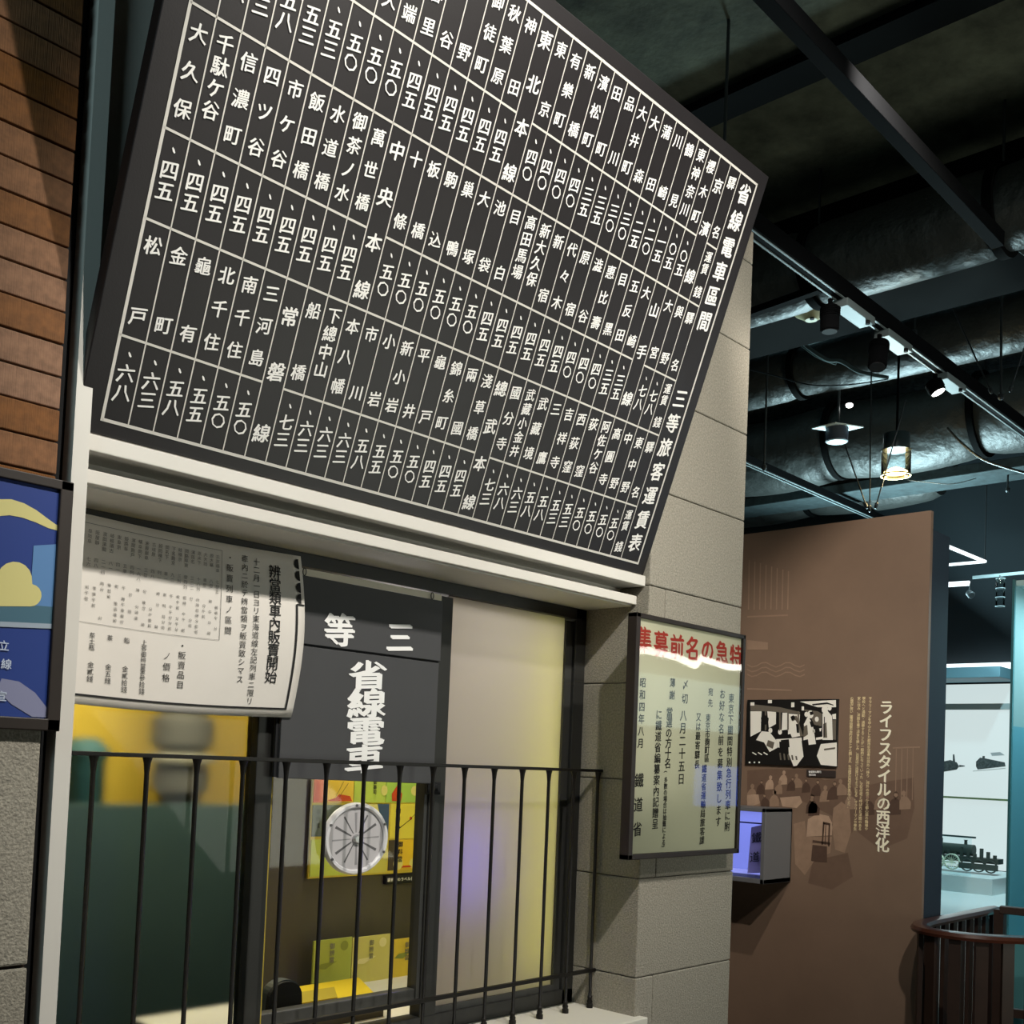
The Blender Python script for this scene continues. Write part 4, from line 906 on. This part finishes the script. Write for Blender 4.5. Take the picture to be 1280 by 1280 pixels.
for xa, xb, lb in [(1.40, 1.66, 'pale grey adapter box under the middle track nearest the pillar'), (1.80, 2.05, 'pale grey adapter box in the middle of the track'), (2.46, 2.70, 'pale grey adapter box on the track beside the lit spotlight')]:
    t_ = thing('track_adapter', (xa, .11, 2.56), lb, 'track adapter'); MB().box((xa, .075, 2.565), (xb, .145, 2.598)).build('housing', M_adapt, t_, bevel=.003)
    MB().tube([(xb-.06, .08, 2.565), (xb-.06, .08, 2.55)], .010, 8).build('screw_cap', M_black, t_)
def spotlamp(loc, d, r, ln, lab, lit):
    loc, d = Vector(loc), Vector(d).normalized(); t_ = thing('track_spotlight', loc, lab, 'spotlight')
    MB().tube([loc+Vector((0, 0, .0)), loc-ZU*.05], .010, 10).build('stem', M_track, t_)
    c = loc-ZU*.06
    lb_ = MB().lathe(c-d*.03, d, [(0, r*.8), (.01, r), (ln, r), (ln+.004, r*.9)], 24).build('lamp_body', M_track, t_, smooth=True)
    for i in range(5): MB()._l(c-d*.03, d, [(.01+i*.008, r*1.02), (.01+i*.008, r*1.10), (.013+i*.008, r*1.10), (.013+i*.008, r*1.02)], 20).build('cooling_fin', M_track, lb_)
    MB().lathe(c-d*.03, d, [(ln+.0045, r*.82), (ln+.007, r*.8)], 24).build('lens', G_spot if lit else M_black, lb_)
spotlamp((1.32, .11, 2.57), (0, 0, -1), .038, .10, 'black finned spotlight under the track beside the smoke detector', False)
spotlamp((1.78, .11, 2.57), (-.35, -.1, -1), .040, .13, 'long black tilted spotlight hanging at the middle of the track', False)
spotlamp((2.40, .11, 2.575), (.10, -.35, -.75), .038, .06, 'small spotlight with bright white face beside the right adapter', True)
sm_ = thing('smoke_detector', (2.28, .71, 2.95), 'round cream smoke detector on the dark ceiling beside the pillar', 'smoke detector')
MB().lathe((2.28, .71, 3.005), (0, 0, -1), [(0, .085), (.02, .085), (.035, .06), (.05, .035), (.055, .030)], 28).build('housing', mat('cream_plastic', S(196, 190, 150), .5), sm_, smooth=True)
MB().tube([(2.26, .695, 2.953), (2.26, .695, 2.945)], .012, 8).build('indicator', M_black, sm_)

dl = thing('cylinder_downlight', (3.5, 1.167, 2.76), 'dark cylindrical downlight with pale square flange under the wrinkled duct', 'downlight')
MB().lathe((3.5, 1.167, 2.80), (0, 0, -1), [(0, .068), (.10, .068)], 28).build('housing', mat('slate_can', S(58, 66, 82), .5), dl, smooth=True)
MB().slab([(3.42, 1.30, 2.785), (3.60, 1.20, 2.785), (3.58, 1.03, 2.785), (3.40, 1.13, 2.785)], (0, 0, .006)).build('flange', M_casewhite, dl)
MB().lathe((3.5, 1.167, 2.699), (0, 0, -1), [(0, .064), (.003, .062)], 24).build('diffuser', mat('pale_diffuser', S(170, 184, 184), .4), dl)
MB().lathe((3.49, 1.167, 2.694), (0, 0, -1), [(0, .022), (.003, .020)], 12).build('lamp_eye', G_spot, dl)
MB().tube([(3.5, 1.16, 2.80), (3.5, 1.16, 3.5)], .008, 8).build('stem', M_rod, dl)
MB().lathe((3.52, 1.10, 2.925), (-.2, -.1, -1), [(0, .022), (.01, .02)], 12).build('side_lamp', G_spot, dl)
gl = thing('glass_pendant_lamp', (3.0, .56, 2.29), 'clear glass cylinder lamp with glowing warm bulb above the brown panel', 'pendant lamp')
gc0 = Vector((3.0, .560, 2.283))
MB()._l(gc0, Vector((0, 0, 1)), [(0, .078), (.14, .078)], 36).build('glass_shade', M_glassc, gl, smooth=True)
MB()._l(gc0, Vector((0, 0, 1)), [(-.004, .074), (-.004, .080), (.004, .080), (.004, .074), (-.004, .074)], 36).build('rim', mat('amber_rim', S(196, 170, 96), .3, .5), gl, smooth=True)
MB()._l(gc0+ZU*.14, Vector((0, 0, 1)), [(-.002, .075), (-.002, .079), (.002, .079), (.002, .075)], 36).build('upper_rim', M_rod, gl, smooth=True)
MB().lathe(gc0+ZU*.012, (0, 0, 1), [(0, .056), (.008, .062), (.022, .038), (.034, .012)], 24).build('bulb', G_warm, gl, smooth=True)
MB().lathe(gc0+ZU*.14, (0, 0, 1), [(0, .070), (.09, .070), (.10, .03)], 28).build('upper_can', mat('smoky_can', S(50, 62, 66), .3, .2), gl, smooth=True)
MB().tube([gc0+ZU*.23, (3.0, .56, 3.5)], .007, 8).build('stem', M_track, gl)
pl_ = bpy.data.lights.new('pendant_bulb_light', 'POINT'); pl_.energy = 6; pl_.color = (1, .78, .42); pl_.shadow_soft_size = .03
po = bpy.data.objects.new('pendant_bulb_light', pl_); COL.objects.link(po); po.location = gc0-ZU*.05
# threaded rods and braces
def rodt(p, q, lab, r=.006, cat='rod', name='hanger_rod', fit=True):
    t_ = thing(name, q, lab, cat); MB().tube([p, q], r, 8).build('rod', M_rod, t_, smooth=True)
    if fit: MB().lathe(Vector(q), (Vector(p)-Vector(q)), [(0, r*1.2), (.01, r*2.4), (.03, r*2.4), (.035, r*1.3)], 8).build('turnbuckle', M_rod, t_)
X3 = 3.0
for (a, b, lb) in [((956, 415), (955, 588), 'dark vertical hanger rod nearest the stone pillar'), ((1090, 400), (1087, 640), 'vertical hanger rod meeting two braces above the brown panel'), ((1056, 556), (1084, 636), 'short slanted brace left of the middle hanger rod'), ((1132, 500), (1094, 636), 'long slanted brace right of the middle hanger rod'),
                   ((1143, 336), (1143, 420), 'hanger rod under the grey beam beside the middle track'), ((1252, 335), (1251, 500), 'tall dark hanger rod near the right edge'), ((1185, 372), (1240, 492), 'long dark slanted brace left of the tall right rod'), ((1282, 430), (1262, 490), 'slanted brace ending in a bright turnbuckle at the right edge'),
                   ((1196, 535), (1196, 580), 'short drop rod under the dark box duct left of its twin'), ((1261, 545), (1257, 616), 'short drop rod under the dark box duct near the right edge')]:
    xx = 2.85 if 'brace' in lb else (4.78 if 'short drop' in lb else X3)
    pa_, pb_2 = at(*a, 'X', xx), at(*b, 'X', xx)
    if 'nearest the stone' in lb: pa_ = Vector((pb_2.x, pb_2.y, 3.5))
    if 'short drop' in lb: pa_.z = 2.685; pb_2.x = pa_.x; pb_2.y = pa_.y
    rodt(pa_, pb_2, lb, .0065 if 'brace' not in lb else .004)
# sagging cables
def cable(pts, X, r, lab, m=None):
    P3 = [at(x, y, 'X', X) for x, y in pts]; o = []
    for i in range(len(P3)-1):
        p0, p1, p2, p3 = [P3[max(0, min(len(P3)-1, j))] for j in (i-1, i, i+1, i+2)]
        for k in range(5):
            t = k/5; o.append(.5*((2*p1)+(p2-p0)*t+(2*p0-5*p1+4*p2-p3)*t*t+(3*p1-p0-3*p2+p3)*t**3))
    o.append(P3[-1]); t_ = MB().tube(o, r, 8).build('cable', m or M_rod, smooth=True); tag(t_, lab, 'cable')
M_cab = mat('grey_teal_cable', S(96, 112, 112), .6)
cable([(940, 380), (960, 400), (990, 418), (1015, 438), (1035, 450), (1052, 452), (1075, 465), (1110, 472)], 2.9, .011, 'thick grey bundle of cables sagging beside the pillar', M_cab)
cable([(940, 392), (965, 408), (992, 424), (1020, 445), (1045, 455)], 3.03, .007, 'thin grey cable hanging just under the thick cable bundle', M_cab)
cable([(938, 462), (970, 470), (1012, 481), (1060, 481), (1110, 474)], 2.87, .004, 'thin black cable in a shallow sag below the bundle')
cable([(1184, 535), (1200, 552), (1225, 572), (1250, 582), (1285, 592)], 3.2, .007, 'dark cable curving down to the right edge under the duct')
cable([(1135, 600), (1160, 603), (1190, 605), (1220, 598)], 3.2, .002, 'hair thin cable sagging right of the glass pendant lamp')
cable([(942, 350), (955, 362), (972, 380)], 2.6, .004, 'short thin cable slanting beside the pillar top')
# box duct with rough skin, rectangular
bd_ = thing('box_duct', (4.1, 0, 2.7), 'flat dark rough box duct running under the wrinkled round duct', 'duct')
MB().box((4.62, -3.5, 2.685), (4.95, 3.05, 2.755)).build('duct_body', mat('box_duct_skin', S(44, 56, 58), .85, noise=.4, nscale=18, bump=.6, bscale=25), bd_, bevel=.005)
pb_ = thing('pipe_run', (2.2, 0, 3.0), 'thin dark pipe running along the top of the grey beam', 'pipe')
MB().tube([(2.17, -3, 2.99), (2.17, 3, 2.99)], .012, 10).build('pipe', M_rod, pb_, smooth=True)
for y_ in (-.36, .12, .6): MB().lathe((2.17, y_-.015, 2.99), (0, 1, 0), [(0, .02), (.03, .02)], 10).build('clamp', M_rod, pb_)
# far LED triangle, rail and lamps
led = thing('led_frame_light', (5.0, .9, 2.2), 'thin white LED frame light glowing in the dark beyond the navy wall', 'ceiling light')
A, B, C_ = at(1180, 681, 'Z', 2.2), at(1231, 702, 'Z', 2.2), at(1180, 706.5, 'Z', 2.2)
MB().bar(A, B, .026, .015).build('light_bar', G_strip, led); MB().bar(B, C_, .03, .015).build('light_bar', G_strip, led)
MB().tube([B, B+ZU*1.3], .004, 6).build('hanger', M_rod, led)
fr = thing('far_rail', (4.7, .6, 2.0), 'thin pale light rail in the dark area beyond the navy wall', 'lighting track')
MB().bar(at(1216, 722, 'Z', 2.0), at(1290, 715, 'Z', 2.0), .012, .02).build('rail_body', M_adapt, fr)
MB().bar(at(1180, 731, 'Z', 2.0), at(1212, 729, 'Z', 2.0), .03, .03).build('lit_bar', G_strip, fr)
p = at(1211, 741, 'X', 4.75); sl = thing('far_spotlight', p, 'tiny round spotlight below the pale far rail', 'spotlight')
MB().lathe(p, (-.5, -.6, -.5), [(0, .022), (.04, .026), (.045, .02)], 16).build('lamp_body', M_rod, sl, smooth=True)
MB().tube([p, at(1213, 729, 'X', 4.75)], .004, 6).build('stem', M_rod, sl)
p = at(1250, 758, 'X', 4.7); ql = thing('far_glass_lamp', p, 'narrow glass cylinder lamp hanging from the far pale rail', 'lamp')
MB()._l(p, Vector((0, 0, 1)), [(0, .02), (.003, .028), (.185, .028)], 20).build('glass_shade', M_glassc, ql, smooth=True)
for z_ in (.0, .06, .12, .185): MB()._l(p+ZU*z_, Vector((0, 0, 1)), [(-.002, .026), (-.002, .030), (.002, .030), (.002, .026)], 20).build('ring', M_adapt, ql)
MB().tube([p+ZU*.185, at(1250, 719, 'X', 4.7)], .006, 6).build('stem', M_rod, ql)
sq = thing('square_bracket_duct', (2.3, -.25, 3.05), 'pale edged square duct end at the right edge under the large duct', 'duct')
q_ = [at(1251, 297, 'X', 2.1), at(1284, 322, 'X', 2.1), at(1284, 284, 'X', 2.1)]
MB().slab([q_[0], q_[1], q_[2]], (.03, 0, 0)).build('duct_end', M_adapt, sq)
